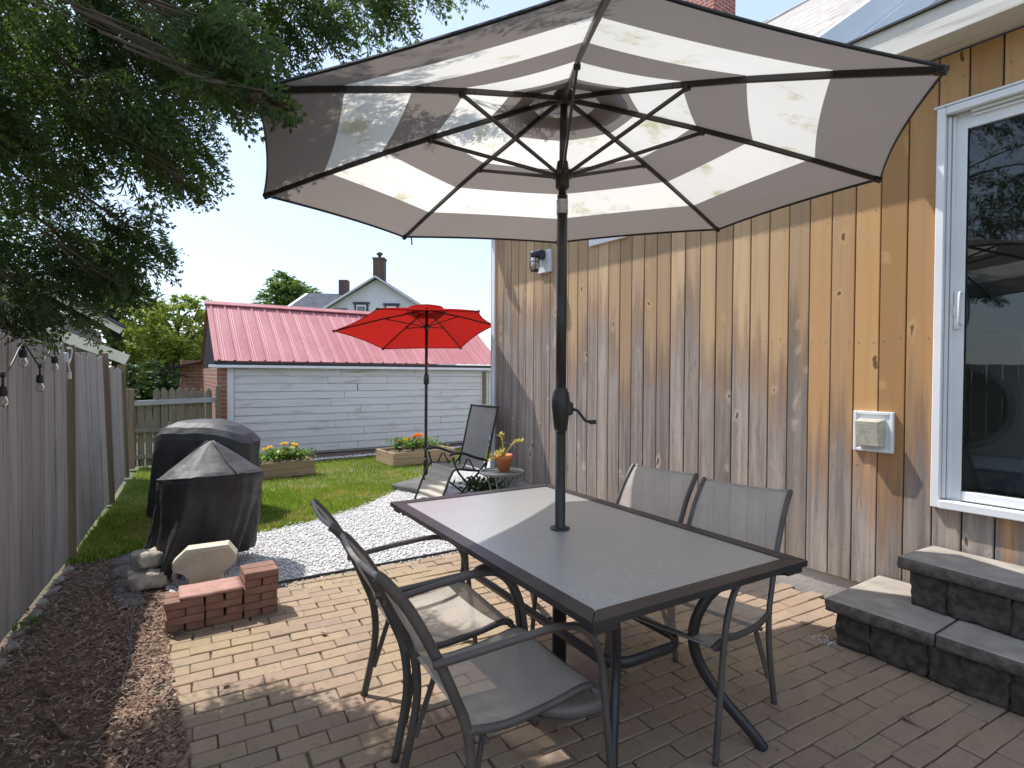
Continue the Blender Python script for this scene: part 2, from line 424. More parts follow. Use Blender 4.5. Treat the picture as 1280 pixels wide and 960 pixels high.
M['cap']=simple('stone_cap',(.30,.265,.23),(.40,.36,.31),9,.88,.35,bs=110)
M['concrete']=simple('foundation_concrete',(.36,.35,.35),(.48,.45,.42),3.5,.9,.3)
M['cast']=simple('cast_stone',(.52,.46,.35),(.62,.56,.44),9,.85,.3)
M['block']=simple('tan_field_stone',(.34,.29,.24),(.50,.45,.39),16,.9,.5)
M['edge']=simple('edging_fieldstone',(.20,.175,.145),(.30,.27,.23),14,.9,.4)
M['slate']=simple('grey_flagstone',(.10,.098,.098),(.16,.155,.152),8,.9,.4)
M['soil']=simple('dark_soil',(.09,.06,.045),(.17,.12,.085),18,.95,.7)
M['mulchb']=simple('mulch_bed',(.10,.064,.046),(.17,.115,.082),25,.95,.8)
M['lawnb']=simple('lawn_soil',(.085,.10,.03),(.15,.15,.055),7,.95,.5)
M['groundm']=simple('far_ground',(.08,.10,.04),(.15,.15,.07),.6,.95)
M['gravb']=simple('white_gravel_bed',(.55,.54,.52),(.72,.71,.69),120,.9,.8,bs=140)
M['sand']=simple('joint_sand',(.10,.085,.05),(.24,.20,.13),9,.95,.5)
M['paver']=paver()
M['grass']=grassmat()
M['gravel']=isl3('white_marble_chip',[(.60,.59,.57),(.80,.79,.77),(.85,.84,.83),(.70,.69,.69)],.7)
M['chip']=isl3('mulch_chip',[(.10,.062,.044),(.17,.105,.075),(.28,.185,.13),(.22,.14,.10),(.46,.36,.28)],.9)
M['roof']=roofmetal();M['shingle']=shingle()
M['oldroof']=simple('blue_grey_asphalt',(.085,.09,.105),(.12,.127,.145),2.5,.95,spec=.1)
M['gbrick']=brickmat('garage_brick',(.33,.13,.085),(.22,.085,.055),(.32,.27,.22))
M['cbrick']=brickmat('chimney_brick',(.40,.105,.06),(.30,.075,.045),(.46,.42,.38))
M['gablem']=simple('dark_gable_board',(.030,.030,.038),(.05,.05,.058),5,.9,spec=.03)
M['dbrick']=brickmat('dark_chimney_brick',(.15,.085,.065),(.11,.065,.05),(.17,.14,.12))
M['whitew']=simple('white_house_siding',(.70,.665,.70),(.76,.73,.76),1.,.7)
M['brown']=simple('brown_siding',(.26,.20,.18),(.32,.25,.225),3,.8)
M['yellowt']=simple('cream_trim',(.74,.69,.52),(.80,.75,.60),3,.7)
M['winglass']=simple('dark_pane',(.12,.15,.16),(.18,.22,.22),3,.1)
M['navy']=simple('dark_window_trim',(.05,.05,.065),(.07,.07,.08),4,.6)
M['pane']=glassmat('door_glass',(.62,.66,.66),refl=1.5)
M['bulbg']=glassmat('clear_bulb',(.9,.9,.88),refl=2.)
M['tglass']=glassmat('pebbled_table_glass',(.84,.90,.86),.30,(.96,.98,.95),.93,.42,refl=2.0)
M['sglass']=glassmat('side_table_glass',(.7,.82,.82),.08,(.42,.50,.50),.5,.1)
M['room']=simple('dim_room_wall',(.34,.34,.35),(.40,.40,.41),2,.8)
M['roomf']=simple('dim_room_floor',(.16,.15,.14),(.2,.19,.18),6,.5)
M['washer']=simple('washer_enamel',(.55,.56,.57),(.62,.62,.63),2,.3)
M['bark']=wood('bark',(.085,.062,.047),(.125,.092,.07),(.04,.03,.024),cross=30)
M['jun']=leafmat('juniper_foliage',[(.040,.062,.032),(.065,.10,.042),(.095,.148,.05),(.17,.235,.065)],.48)
M['leafy']=leafmat('yellow_green_leaf',[(.14,.20,.04),(.26,.32,.06),(.42,.44,.10)],.4)
M['leafd']=leafmat('dark_green_leaf',[(.02,.045,.018),(.045,.08,.025),(.08,.12,.035)],.35)
M['leafm']=leafmat('mid_green_leaf',[(.06,.11,.025),(.12,.19,.04),(.20,.27,.07)],.4)
M['leafb']=leafmat('bed_leaf',[(.07,.14,.03),(.14,.25,.05),(.24,.36,.11)],.4)
M['yel']=leafmat('yellow_petal',[(.80,.42,.01),(.85,.56,.02),(.88,.66,.06)],.35)
M['ora']=leafmat('orange_petal',[(.72,.10,.01),(.80,.18,.015),(.85,.30,.03)],.35)
M['cre']=leafmat('cream_petal',[(.75,.66,.30),(.82,.76,.45)],.35)
M['suc']=leafmat('yellowed_succulent',[(.45,.42,.10),(.60,.52,.18),(.30,.36,.08)],.3)
M['blue']=simple('dark_blue_box',(.03,.035,.07),(.05,.055,.10),10,.5)
M['hood']=simple('weathered_vent_plastic',(.40,.38,.30),(.52,.50,.42),25,.6)
M['wire']=simple('grey_cable',(.35,.36,.38),(.42,.42,.44),5,.6)
# ================================================================== SETTING
def sheet(name,poly,z,m,kind='structure',label=None):
    mb=MB();mb.add([(x,y,z) for x,y in poly],[list(range(len(poly)))]);o=obj(name,mb,m);tag(o,label,None,None,kind);return o
def inpoly(P,poly):
    x,y=P[:,0],P[:,1];c=np.zeros(len(P),bool);n=len(poly);j=n-1
    for i in range(n):
        xi,yi=poly[i];xj,yj=poly[j]
        k=((yi>y)!=(yj>y))&(x<(xj-xi)*(y-yi)/(yj-yi+1e-12)+xi);c^=k;j=i
    return c
def fx(y): return -.447+.137*(y-3.785)              # fence line
XW=3.676
sheet('ground',[(-300,-300),(300,-300),(300,300),(-300,300)],-.030,M['groundm'])
curve=[(.62,5.10),(1.0,5.22),(1.6,5.38),(2.05,5.58),(2.4,5.86),(2.85,6.25),(3.29,6.67),(3.8,7.15),(4.5,7.6)]
LAWN=[(fx(5.25)+.02,5.25),(.1,5.2),(.3,5.05)]+curve+[(6.6,7.8),(6.6,9.05),(4.2,9.12),(2.8,9.02),(1.4,9.3),(.6,9.75),(fx(9.9),9.9)]
GRAV=[(.30,3.95),(.62,3.86),(1.0,3.86),(2.0,3.79),(3.66,3.70),(3.66,5.47),(5.2,5.5),(5.2,7.7)]+curve[::-1][1:]+[(.30,5.0)]
MULCH=[(fx(-1.5)-.1,-1.5),(.15,-1.5),(.13,2.0),(.17,3.2),(.28,3.44),(.32,3.95),(.30,5.05),(.1,5.2),(fx(5.25),5.25)]
PATIO=[(.02,-2.0),(3.67,-2.0),(3.67,3.70),(2.0,3.785),(.95,3.86),(.62,3.86),(.30,3.6),(.16,3.3),(.05,3.0)]
sheet('lawn',LAWN,-.012,M['lawnb']); sheet('gravel_bed',GRAV,-.010,M['gravb'])
sheet('mulch_bed',MULCH,-.008,M['mulchb']); sheet('patio_sand',PATIO,-.016,M['sand'])
sheet('soil_strip',[(1.2,9.3),(2.8,9.02),(4.2,9.12),(6.6,9.05),(6.6,9.75),(1.2,9.95)],-.004,M['soil'])
# paver bricks, laid in running bond
mb=MB();PL,PW=.186,.0915;a=R(-6.0);ca,sa=math.cos(a),math.sin(a)
for j in range(-38,52):
    for i in range(-6,26):
        u=i*PL+(PL/2 if j%2 else 0)+random.uniform(-.004,.004)+.01*math.sin(j*.7);v=j*PW+.008*math.sin(i*.45+j*.2)
        x,y=u*ca-v*sa,u*sa+v*ca
        if not inpoly(np.array([[x,y]]),PATIO)[0] or y<-1.3: continue
        if x<.16 and random.random()<.35: continue
        Mx=Matrix.Rotation(a+random.gauss(0,.010),3,'Z')@Matrix.Rotation(random.gauss(0,.008),3,'X')@Matrix.Rotation(random.gauss(0,.006),3,'Y')
        mb.box((x,y,-.0185+random.gauss(0,.0020)),(PL-random.uniform(.0035,.007),PW-random.uniform(.0035,.007),.036),random.uniform(.0025,.0045),Mx)
tag(obj('patio',mb,M['paver']),None,None,None,'structure')

# scattered stuff ---------------------------------------------------
def scatter(poly,n,seed):
    g=np.random.default_rng(seed);p=np.array(poly);lo,hi=p.min(0),p.max(0);out=[]
    while sum(map(len,out))<n:
        q=g.uniform(lo,hi,(n*2,2));out.append(q[inpoly(q,poly)])
    return np.concatenate(out)[:n],g
# grass blades
def blades(poly,n,seed,h0,h1,w,lean=.5):
    P,g=scatter(poly,n,seed);n=len(P);h=g.uniform(h0,h1,n);th=g.uniform(0,6.283,n);ph=g.uniform(0,6.283,n)
    l=h*g.uniform(.1,lean,n);W=w*g.uniform(.6,1.3,n)
    base=np.c_[P,np.full(n,-.012)];d=np.c_[np.cos(th)*W,np.sin(th)*W,np.zeros(n)]
    k=np.c_[np.cos(ph)*l,np.sin(ph)*l,np.zeros(n)]
    mid=base+k*.35+np.c_[np.zeros((n,2)),h*.6];tip=base+k+np.c_[np.zeros((n,2)),h]
    return np.stack([base-d,base+d,mid+d*.7,tip,mid-d*.7],1).reshape(-1,3)
A=blades(LAWN,46000,3,.018,.055,.0042)
NEARL=[(fx(5.3)+.03,5.3),(.2,5.15),(.75,5.2),(1.6,5.42),(2.4,5.92),(2.9,6.4),(2.6,6.9),(fx(7)+.04,7.0)]
B=blades(NEARL,32000,4,.018,.05,.0038)
SIDE=[(fx(5.1)+.03,5.1),(.08,5.12),(.33,5.2),(.35,6.6),(fx(6.6)+.03,6.6)]
C_=blades(SIDE,5200,5,.02,.085,.008,.9)
def thin(Q,seed):
    g_=np.random.default_rng(seed);q=Q.reshape(-1,5,3);keep=np.array([mnoise.noise(V((b[0]*1.7,b[1]*1.7,seed)))+.5*mnoise.noise(V((b[0]*5,b[1]*5,seed))) for b in q[:,0]])>g_.uniform(-.95,.02,len(q));return q[keep].reshape(-1,3)
A=thin(A,1);B=thin(B,1)
tag(npobj('grass',np.concatenate([A,B,C_]),5,M['grass']),'short sunlit green lawn grass between fence, gravel and garage','grass',None,'stuff')
# pebbles: squashed octahedra
def pebbles(P,g,r0,r1,z,flat=.6):
    n=len(P);r=g.uniform(r0,r1,n);O=np.array([(1,0,0),(0,1,0),(-1,0,0),(0,-1,0),(0,0,1),(0,0,-1)],float)
    Vv=O[None]*(r[:,None,None])*g.uniform(.6,1.3,(n,6,1));Vv[:,:,2]*=flat
    th=g.uniform(0,6.28,n);c,s_=np.cos(th),np.sin(th);x=Vv[:,:,0]*c[:,None]-Vv[:,:,1]*s_[:,None];y=Vv[:,:,0]*s_[:,None]+Vv[:,:,1]*c[:,None]
    tl=g.normal(0,.35,n);zz=Vv[:,:,2]+x*tl[:,None]
    Vv=np.stack([x+P[:,:1],y+P[:,1:],zz+z+g.uniform(0,.006,n)[:,None]],2)
    F=np.array([(0,1,4),(1,2,4),(2,3,4),(3,0,4),(1,0,5),(2,1,5),(3,2,5),(0,3,5)])
    return Vv.reshape(-1,3),(F[None]+6*np.arange(n)[:,None,None]).reshape(-1,3)
def joinvf(L):
    vs=[];fs=[];o=0
    for v,f in L:vs.append(v);fs.append(f+o);o+=len(v)
    return np.concatenate(vs),np.concatenate(fs)
P,g=scatter(GRAV,30000,8)
P2,g2=scatter([(2.6,9.1),(6.5,9.1),(6.5,9.32),(2.6,9.28)],1500,9)
P3,g3=scatter([(3.0,1.36),(3.10,1.30),(3.12,1.42),(3.03,1.46)],60,10)
cv_=np.array(cr([(x,y,0) for x,y in curve],12))[:,:2];g4=np.random.default_rng(77);k_=g4.integers(0,len(cv_),420);P4=cv_[k_]+g4.normal(0,.055,(420,2))
k_=g4.uniform(.6,3.5,170);P5=np.c_[k_,3.80-.045*(k_-2)-np.abs(g4.normal(0,.07,170))]
tag(npobj('gravel',joinvf([pebbles(P4,g4,.005,.012,.004),pebbles(P5,g4,.003,.009,.004),pebbles(P,g,.006,.0145,-.006),pebbles(P2,g2,.008,.018,0),pebbles(P3,g3,.003,.007,.002)]),3,M['gravel']),'loose white marble gravel chips covering the garden bed','gravel',None,'stuff')
# mulch chips: thin slivers
def chips(P,g,l0,l1,w0,w1,z=.0):
    n=len(P);L=g.uniform(l0,l1,n);W=g.uniform(w0,w1,n);th=g.uniform(0,6.28,n);t1=g.normal(0,.28,n);t2=g.normal(0,.4,n)
    d=np.stack([np.cos(th),np.sin(th),t1],1);e=np.stack([-np.sin(th),np.cos(th),t2],1)
    c=np.c_[P,z+g.uniform(.0,.016,n)];L=L[:,None]/2;W=W[:,None]/2
    up=np.array([0,0,1.])*W*.7
    q=np.stack([c-d*L-e*W*.6,c+d*L-e*W,c+d*L*.9+e*W,c-d*L+e*W*.8,c-d*L*.6+up,c+d*L*.6+up],1)
    F=np.array([(0,1,5,4),(1,2,5,5),(2,3,4,5),(3,0,4,4)])
    T=np.array([(0,1,5),(0,5,4),(1,2,5),(2,3,4),(2,4,5),(3,0,4)])
    return q.reshape(-1,3),(T[None]+6*np.arange(n)[:,None,None]).reshape(-1,3)
MU2=[(fx(.8),.8),(.17,.8),(.14,2.0),(.17,3.2),(.28,3.44),(.34,4.1),(.16,4.2),(.08,5.1),(fx(5.2)+.02,5.2)]
P,g=scatter(MU2,12500,12);Pb,gb=scatter([(.0,2.0),(.24,2.0),(.24,3.35),(.4,3.46),(.3,4.0),(0,4.0)],2600,13)
Pc,gc=scatter(PATIO,260,14)
tag(npobj('mulch_chips',joinvf([chips(P,g,.010,.036,.0035,.010),chips(Pb,gb,.008,.035,.004,.012,.002),chips(Pc,gc,.004,.016,.002,.005,.001)]),3,M['chip']),'shredded brown bark mulch lying beside the fence and patio','mulch',None,'stuff')

# black edging strip between gravel and patio
mb=MB();mb.tube(cr([(.55,3.90,.008),(1.0,3.875,.010),(1.6,3.835,.007),(2.1,3.80,.010),(2.8,3.765,.008),(3.6,3.72,.008)],5),.010,6)
tag(obj('edging_strip',mb,M['dark']),'thin black plastic edging between white gravel and brick patio','edging')
mb=MB();mb.tube(cr([(.118,3.95,.014),(.106,3.788,.016),(.098,3.6,.014),(.088,3.405,.016),(.07,3.2,.015),(.054,3.065,.014),(.043,2.919,.012)],5),.0048,7)
tag(obj('drip_hose',mb,M['slate']),'thin grey irrigation hose lying on the mulch edge','hose')
for i,(a_,b_,r) in enumerate([((-.238,2.894,.022),(-.10,2.64,.016),.006),((-.10,2.60,.012),(-.03,2.45,.014),.004),((-.09,4.25,.02),(.06,4.62,.018),.005),((-.245,3.12,.02),(-.20,3.07,.018),.012)]):
    mb=MB();A_=V(a_);B_=V(b_);mb.tube(cr([A_,A_.lerp(B_,.35)+V((.012,.0,.006)),A_.lerp(B_,.7)+V((-.008,.004,.002)),B_],4),[r*.9]*12+[r*.5],6)
    tag(obj('twig',mb,M['bark']),['long brown twig lying across the mulch, nearest the camera','short thin twig at the foot of the long twig','pale stick on the mulch near the flagstones','stubby thick stick on the mulch'][i],'twig',None)

# ================================================================== HOUSE
house=thing('house','wooden house with vertical pine boards weathering from orange to grey','house',(XW,3.0,0))
house.location=(XW,3.0,0)
bw=.1375;mb=MB();y=1.112
def sidz(y): return .155+max(0,(y-1.8))*.030
def board(y0,y1,z0a,z0b,z1,x=XW):
    g=.0035;t=.018;j=random.uniform(-.0012,.0012)
    vs=[];
    for (yy,z0) in((y0+g,z0a),(y1-g,z0b)):
        for xx in(x+j,x+t):
            vs+= [(xx,yy,z0),(xx,yy,z1)]
    b=.003
    # front face with chamfered long edges
    f=[(x+j,y0+g+b,z0a),(x+j,y1-g-b,z0b),(x+j,y1-g-b,z1),(x+j,y0+g+b,z1)]
    l=[(x+j+b*1.5,y0+g,z0a),(x+j+b*1.5,y0+g,z1)];r=[(x+j+b*1.5,y1-g,z0b),(x+j+b*1.5,y1-g,z1)]
    bk=[(x+t,y0+g,z0a),(x+t,y0+g,z1),(x+t,y1-g,z0b),(x+t,y1-g,z1)]
    mb.add(f+l+r+bk,[(0,3,2,1),(0,4,5,3),(1,2,7,6),(4,8,9,5),(6,7,11,10),(0,1,6,10,8,4)])
    for zn in(.33,.86,1.62,2.38,2.98):
        if z0a+.03<zn<z1-.03:
            for yn in(y0+.028,y1-.028):
                zz=zn+random.uniform(-.02,.02);mb.add([(x+j-.0012,yn+.0038*math.cos(q*1.0472),zz+.0038*math.sin(q*1.0472)) for q in range(6)],[(0,1,2,3,4,5)],1)
while y<5.38:
    board(y,y+bw,sidz(y),sidz(y+bw),3.13);y+=bw*random.uniform(.985,1.01)
y=1.112
while y>-1.0:
    y2=y-bw*random.uniform(.93,1.0);board(y2,y,.155,.155,.688);board(y2,y,2.846,2.846,3.13);y=y2
while y>-3.0:
    y2=y-bw;board(y2,y,.155,.155,3.13);y=y2
obj('wall_boards',mb,[M['wall'],M['slate']],house)
mb=MB();mb.box((XW+.029,4.0,1.65),(.012,2.9,2.96));mb.box((XW+.029,2.0-.17,1.65),(.012,1.42,2.96))
mb.box((XW+.029,-.05,.42),(.012,2.3,.52));mb.box((XW+.029,-.05,3.0),(.012,2.3,.28))
obj('wall_sheathing',mb,M['dark'],house)
mb=MB();mb.box((XW+.10,1.2,.10),(.16,8.5,.40),.004);obj('foundation',mb,M['concrete'],house)
mb=MB();mb.box((XW+.005,5.415,1.66),(.05,.062,2.92),.004);mb.box((XW+.06,5.449,1.66),(.10,.012,2.92),.003);obj('corner_trim',mb,M['trimblue'],house)
mb=MB();mb.box((XW+3.2,5.438,1.6),(6.2,.02,3.1));mb.box((XW+3.2,-3.0,1.6),(6.2,.02,3.1));mb.box((XW+6.3,1.2,1.6),(.02,8.4,3.1));obj('end_wall',mb,M['trimblue'],house)
# eaves: fascia 0.21 m in front of the boards
xf=XW-.215
mb=MB();mb.box((xf+.012,1.25,3.222),(.024,8.6,.165),.004);obj('fascia',mb,M['fascia'],house)
mb=MB();mb.box((xf+.125,1.25,3.150),(.20,8.6,.014),.002);obj('soffit',mb,M['fascia'],house)
mb=MB();mb.add([(xf-.02,-3,3.312),(xf-.02,1.6,3.312),(xf+2.6,1.6,3.62),(xf+2.6,-3,3.62),(xf-.02,-3,3.30),(xf-.02,1.6,3.30),(xf+2.6,1.6,3.60),(xf+2.6,-3,3.60)],[(0,3,2,1),(4,5,6,7),(0,1,5,4),(1,2,6,5),(2,3,7,6),(3,0,4,7)])
obj('porch_roof',mb,M['dark'],house)
# main roof, steep, facing the yard; slope .7
def zr(x): return .93+.708*x
xa,xb=3.40,9.9;y0,y1=1.66,5.62
rl=math.hypot(xb-xa,zr(xb)-zr(xa));al=math.atan(.708)
mr=bpy.data.meshes.new('main_roof')
mb=MB();mb.box((0,0,0),((y1-y0),rl,.05),.004)
o=obj('main_roof',mb,M['shingle'],house,world=False)
o.rotation_euler=(al,0,-math.pi/2);o.location=V(((xa+xb)/2,(y0+y1)/2,zr((xa+xb)/2)))-V(house.location)
for yy,w,dz,hh,x_ in((y0-.03,.05,.04,.17,xa-.05),(y1+.03,.05,.04,.17,xa-.05),(y0-.075,.03,.20,.14,xa+.1)):
    mb=MB();mb.bar((x_,yy,zr(x_)-dz),(xb,yy,zr(xb)-dz),w,hh,bev=.004);obj('rake_board',mb,M['vinyl'],house)
for yy in(y0+.03,y1-.15):mb=MB();mb.add([(3.55,yy,3.1),(9.9,yy,3.1),(9.9,yy,zr(9.9)-.12)],[(0,1,2)]);obj('gable_wall',mb,M['whitew'],house)
mb=MB();mb.box((8.55,5.95,4.9),(.62,.62,9.8),.01);mb.box((8.55,5.95,9.75),(.74,.74,.14),.01);obj('chimney',mb,M['cbrick'],house)
# small window high on the wall, half hidden behind the parasol
wn=obj('window',(lambda m:(m.box((XW-.012,3.585,2.635),(.03,.46,.07),.004),m.box((XW-.012,3.585,3.06),(.03,.46,.06),.004),m.box((XW-.012,3.38,2.862),(.028,.05,.365),.003),m.box((XW-.012,3.79,2.862),(.028,.05,.365),.003),m)[-1])(MB()),M['vinyl'],house)
mb=MB();mb.box((XW-.003,3.585,2.862),(.006,.36,.335));pn=obj('pane',mb,M['winglass']);pn.parent=wn;pn.location=-V(house.location)
# sliding door
DZ0,DZ1,DY1,DY0=.69,2.845,1.110,-.76
m=MB();t=.040
m.box((XW-.014,DY1-t/2,(DZ0+DZ1)/2),(.040,t,DZ1-DZ0),.004)
m.box((XW-.014,DY0+t/2,(DZ0+DZ1)/2),(.040,t,DZ1-DZ0),.004)
m.box((XW-.014,(DY0+DY1)/2,DZ1-t/2),(.040,DY1-DY0-2*t-.002,t),.004)
m.box((XW-.020,(DY0+DY1)/2,DZ0+.022),(.056,DY1-DY0-2*t-.002,.044),.004)
m.box((XW-.003,(DY0+DY1)/2,DZ1+.010),(.060,DY1-DY0+.03,.012),.002)
m.box((XW+.035,DY1-t-.035,(DZ0+DZ1)/2),(.02,.09,DZ1-DZ0-.02));m.box((XW+.036,(DY0+DY1)/2,DZ1-t-.04),(.02,DY1-DY0-.1,.09))
for k,(w_,dx) in enumerate(((.014,.010),(.014,.026))):
    yy=DY1-t-.002-w_/2-k*.017;m.box((XW+dx,yy,(DZ0+DZ1)/2),(.03,w_,DZ1-DZ0-.10),.002)
    zz=DZ1-t-w_/2-.002-k*.017;m.box((XW+dx,(DY0+DY1)/2-.03,zz),(.03,DY1-DY0-.22,w_),.002)
door=obj('sliding_door',m,M['vinyl'],house)
m=MB();yl=DY1-t-.034;yr=.02;sz0,sz1=DZ0+.046,DZ1-t-.034
m.box((XW+.045,yl-.023,(sz0+sz1)/2),(.036,.046,sz1-sz0),.004);m.box((XW+.045,yr+.03,(sz0+sz1)/2),(.036,.06,sz1-sz0),.004)
m.box((XW+.045,(yl+yr)/2+.007,sz1-.026),(.036,yl-yr-.11,.052),.004);m.box((XW+.040,(yl+yr)/2+.007,sz0+.026),(.046,yl-yr-.11,.052),.004)
m.box((XW+.065,-.38,(sz0+sz1)/2),(.03,.06,sz1-sz0),.004);m.box((XW+.065,-.70,(sz0+sz1)/2),(.03,.05,sz1-sz0),.004)
def child2(name,mb,mat,par):
    """sub-part whose vertices are written in world space"""
    off=origin(par);mb.v=[(a[0]-off.x,a[1]-off.y,a[2]-off.z) for a in mb.v]
    o=obj(name,mb,mat,None);o.parent=par;return o
child2('sash',m,M['vinyl'],door)
m=MB();m.box((XW+.047,(yl+yr)/2+.007,(sz0+sz1)/2),(.006,yl-yr-.10,sz1-sz0-.095));child2('pane',m,M['pane'],door)
m=MB();m.box((XW+.067,-.53,(sz0+sz1)/2),(.006,.30,sz1-sz0-.1));child2('pane',m,M['pane'],door)
m=MB();hy=yl-.020;hz=1.765
m.box((XW+.020,hy+.004,hz-.01),(.014,.030,.20),.004);m.tube(cr([(XW+.015,hy-.012,hz+.085),(XW-.022,hy-.016,hz+.075),(XW-.034,hy-.018,hz),(XW-.022,hy-.016,hz-.075),(XW+.015,hy-.012,hz-.085)],5),.006,8)
m.box((XW+.010,hy+.012,hz-.012),(.012,.016,.05),.003);child2('handle',m,M['vinyl'],door)
# dim laundry room behind the glass
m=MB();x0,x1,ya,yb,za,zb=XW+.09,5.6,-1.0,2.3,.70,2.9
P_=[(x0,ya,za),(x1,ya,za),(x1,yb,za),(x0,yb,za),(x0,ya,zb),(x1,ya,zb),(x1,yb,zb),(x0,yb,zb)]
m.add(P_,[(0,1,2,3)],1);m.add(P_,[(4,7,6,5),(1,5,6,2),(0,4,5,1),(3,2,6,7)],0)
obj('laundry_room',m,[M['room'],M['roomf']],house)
wm=thing('washing_machine','front loading washing machine seen dimly through the door glass','washing machine',(4.62,1.16,.70))
m=MB();m.box((4.62,1.16,1.18),(.62,.62,.96),.02);obj('cabinet',m,M['washer'],wm)
m=MB();m.tube([(4.303,1.16+.24*math.cos(k*.2618),1.215+.24*math.sin(k*.2618)) for k in range(24)],.022,8,closed=True);obj('door_ring',m,M['room'],wm)
m=MB();m.add([(4.300,1.16+.23*math.cos(k*.2618),1.215+.23*math.sin(k*.2618)) for k in range(24)],[list(range(24))]);obj('porthole',m,M['winglass'],wm)
m=MB();m.box((4.302,1.16,1.60),(.02,.56,.09),.005);obj('control_panel',m,M['room'],wm)
# wall lamp
lm=thing('wall_lamp','caged jelly jar wall lamp in dark metal on a white mounting block','wall lamp',(XW,4.475,2.5))
m=MB();m.box((XW-.018,4.46,2.565),(.036,.20,.23),.004);obj('mounting_block',m,M['trimblue'],lm)
m=MB();m.box((XW-.075,4.475,2.63),(.078,.085,.085),.006);m.lathe([(.0,.055),(.045,.05),(.05,.035),(.05,0)],(XW-.145,4.475,2.60),16);m.box((XW-.12,4.475,2.645),(.05,.04,.03),.004);obj('bracket',m,M['blue'],lm)
m=MB();m.lathe([(.043,.0),(.044,-.05),(.043,-.10),(.036,-.13),(.0,-.138)],(XW-.145,4.475,2.60),16);gl=obj('glass_jar',m,M['bulbg'],lm)
m=MB();m.lathe([(.012,.0),(.013,-.02),(.024,-.05),(.024,-.07),(.012,-.09),(0,-.093)],(XW-.145,4.475,2.595),12);child2('bulb',m,M['vinyl'],gl)
m=MB()
for k in range(6):
    th=k*math.pi/3;c_,s_=math.cos(th),math.sin(th)
    m.tube([(XW-.145+r_*c_,4.475+r_*s_,2.60+z_) for r_,z_ in((.050,.01),(.052,-.05),(.051,-.11),(.040,-.143))],.0032,6)
for r_,z_ in((.052,-.055),(.041,-.143)):
    m.tube([(XW-.145+r_*math.cos(k*.3927),4.475+r_*math.sin(k*.3927),2.60+z_) for k in range(16)],.0036,6,closed=True)
m.lathe([(.04,-.138),(.038,-.15),(0,-.152)],(XW-.145,4.475,2.60),14);obj('cage',m,M['dark'],lm)
# dryer vent
dv=thing('dryer_vent','square white dryer vent with weathered louvred hood on the wall','dryer vent',(XW,1.40,.96))
m=MB();yc,zc=1.402,1.074;w_,h_=.212,.238
m.box((XW-.008,yc,zc),(.016,w_-.03,h_-.03),.002)
for s_ in(-1,1):m.box((XW-.012,yc+s_*(w_/2-.009),zc),(.026,.018,h_),.003);m.box((XW-.012,yc,zc+s_*(h_/2-.009)),(.026,w_-.038,.018),.003)
obj('mounting_frame',m,M['vinyl'],dv)
m=MB();m.add([(XW-.016,yc-.065,zc+.075),(XW-.016,yc+.075,zc+.075),(XW-.100,yc+.065,zc+.062),(XW-.100,yc-.052,zc+.062),(XW-.016,yc-.065,zc-.085),(XW-.016,yc+.075,zc-.085),(XW-.085,yc+.065,zc-.078),(XW-.085,yc-.052,zc-.078)],[(0,1,2,3),(4,7,6,5),(3,2,6,7),(0,3,7,4),(1,5,6,2)])
hd=obj('hood',m,M['hood'],dv)
m=MB()
for k in range(4):m.box((XW-.0965+.0040*k,yc+.006,zc+.048-.034*k),(.005,.10,.010),.002)
child2('louvre',m,M['hood'],hd)
# stone steps
def stepthing(nm,label,x0,ya,yb,ztop,zbase,rot,caplens,seed):
    T=thing(nm,label,'step',((x0+XW)/2,(ya+yb)/2,zbase))
    M3=Matrix.Rotation(rot,3,'Z');piv=V((x0,ya,0))
    def tr(c):c=V(c);return M3@(c-V((piv.x,piv.y,0)))+V((piv.x,piv.y,0))
    y=ya;i=0
    for L in caplens:
        D=XW+.0-x0-.012+.1
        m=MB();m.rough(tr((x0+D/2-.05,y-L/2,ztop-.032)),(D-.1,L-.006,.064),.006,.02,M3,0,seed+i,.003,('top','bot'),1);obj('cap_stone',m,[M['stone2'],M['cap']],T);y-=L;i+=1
    y=ya-.045;k=0
    while y>yb+.1:
        L=[.16,.25,.29,.22,.27,.24,.28,.25][k%8];
        m=MB();h=ztop-.064-zbase-.004
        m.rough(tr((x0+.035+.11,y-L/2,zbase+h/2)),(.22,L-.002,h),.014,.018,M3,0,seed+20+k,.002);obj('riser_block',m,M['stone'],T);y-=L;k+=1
    return T
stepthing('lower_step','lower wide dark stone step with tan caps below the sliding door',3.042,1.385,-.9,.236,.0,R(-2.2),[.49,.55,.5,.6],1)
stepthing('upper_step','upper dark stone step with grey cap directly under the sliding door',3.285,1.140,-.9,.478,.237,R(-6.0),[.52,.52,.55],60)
# ================================================================== GARAGE
ga=R(-3.3);GA=V((math.cos(ga),math.sin(ga),0));GB=V((-math.sin(ga),math.cos(ga),0));GO=V((1.565,9.91,0))
GM=Matrix((GA,GB,V((0,0,1)))).transposed()
def g(u,b,z):return GO+GA*u+GB*b+V((0,0,z))
gr=thing('garage','old white clapboard garage with red ribbed metal roof and brick end','garage',g(2.4,1.5,0))
mb=MB();z=.05;i=0
hts=[.135,.128,.132,.13,.128,.131,.13,.128,.13,.132,.13,.13]
while z<1.46:
    h=hts[i%12];cuts=[.09]+sorted([1.75+.25*((i*7)%3)-.02*i%.3,2.1+((i*5)%4)*.55])+[4.83]
    for a_,b_ in zip(cuts[:-1],cuts[1:]):
        if b_-a_<.02:continue
        mb.box(g((a_+b_)/2,-.010-.004*random.random(),z+h/2),(b_-a_-.004,.024,h-.004),.003,GM@Matrix.Rotation(R(-4),3,'X'))
    z+=h;i+=1
obj('clapboards',mb,M['siding'],gr)
mb=MB();mb.box(g(2.45,1.55,.76),(4.75,3.04,1.5),0,GM);obj('wall_core',mb,M['siding'],gr)
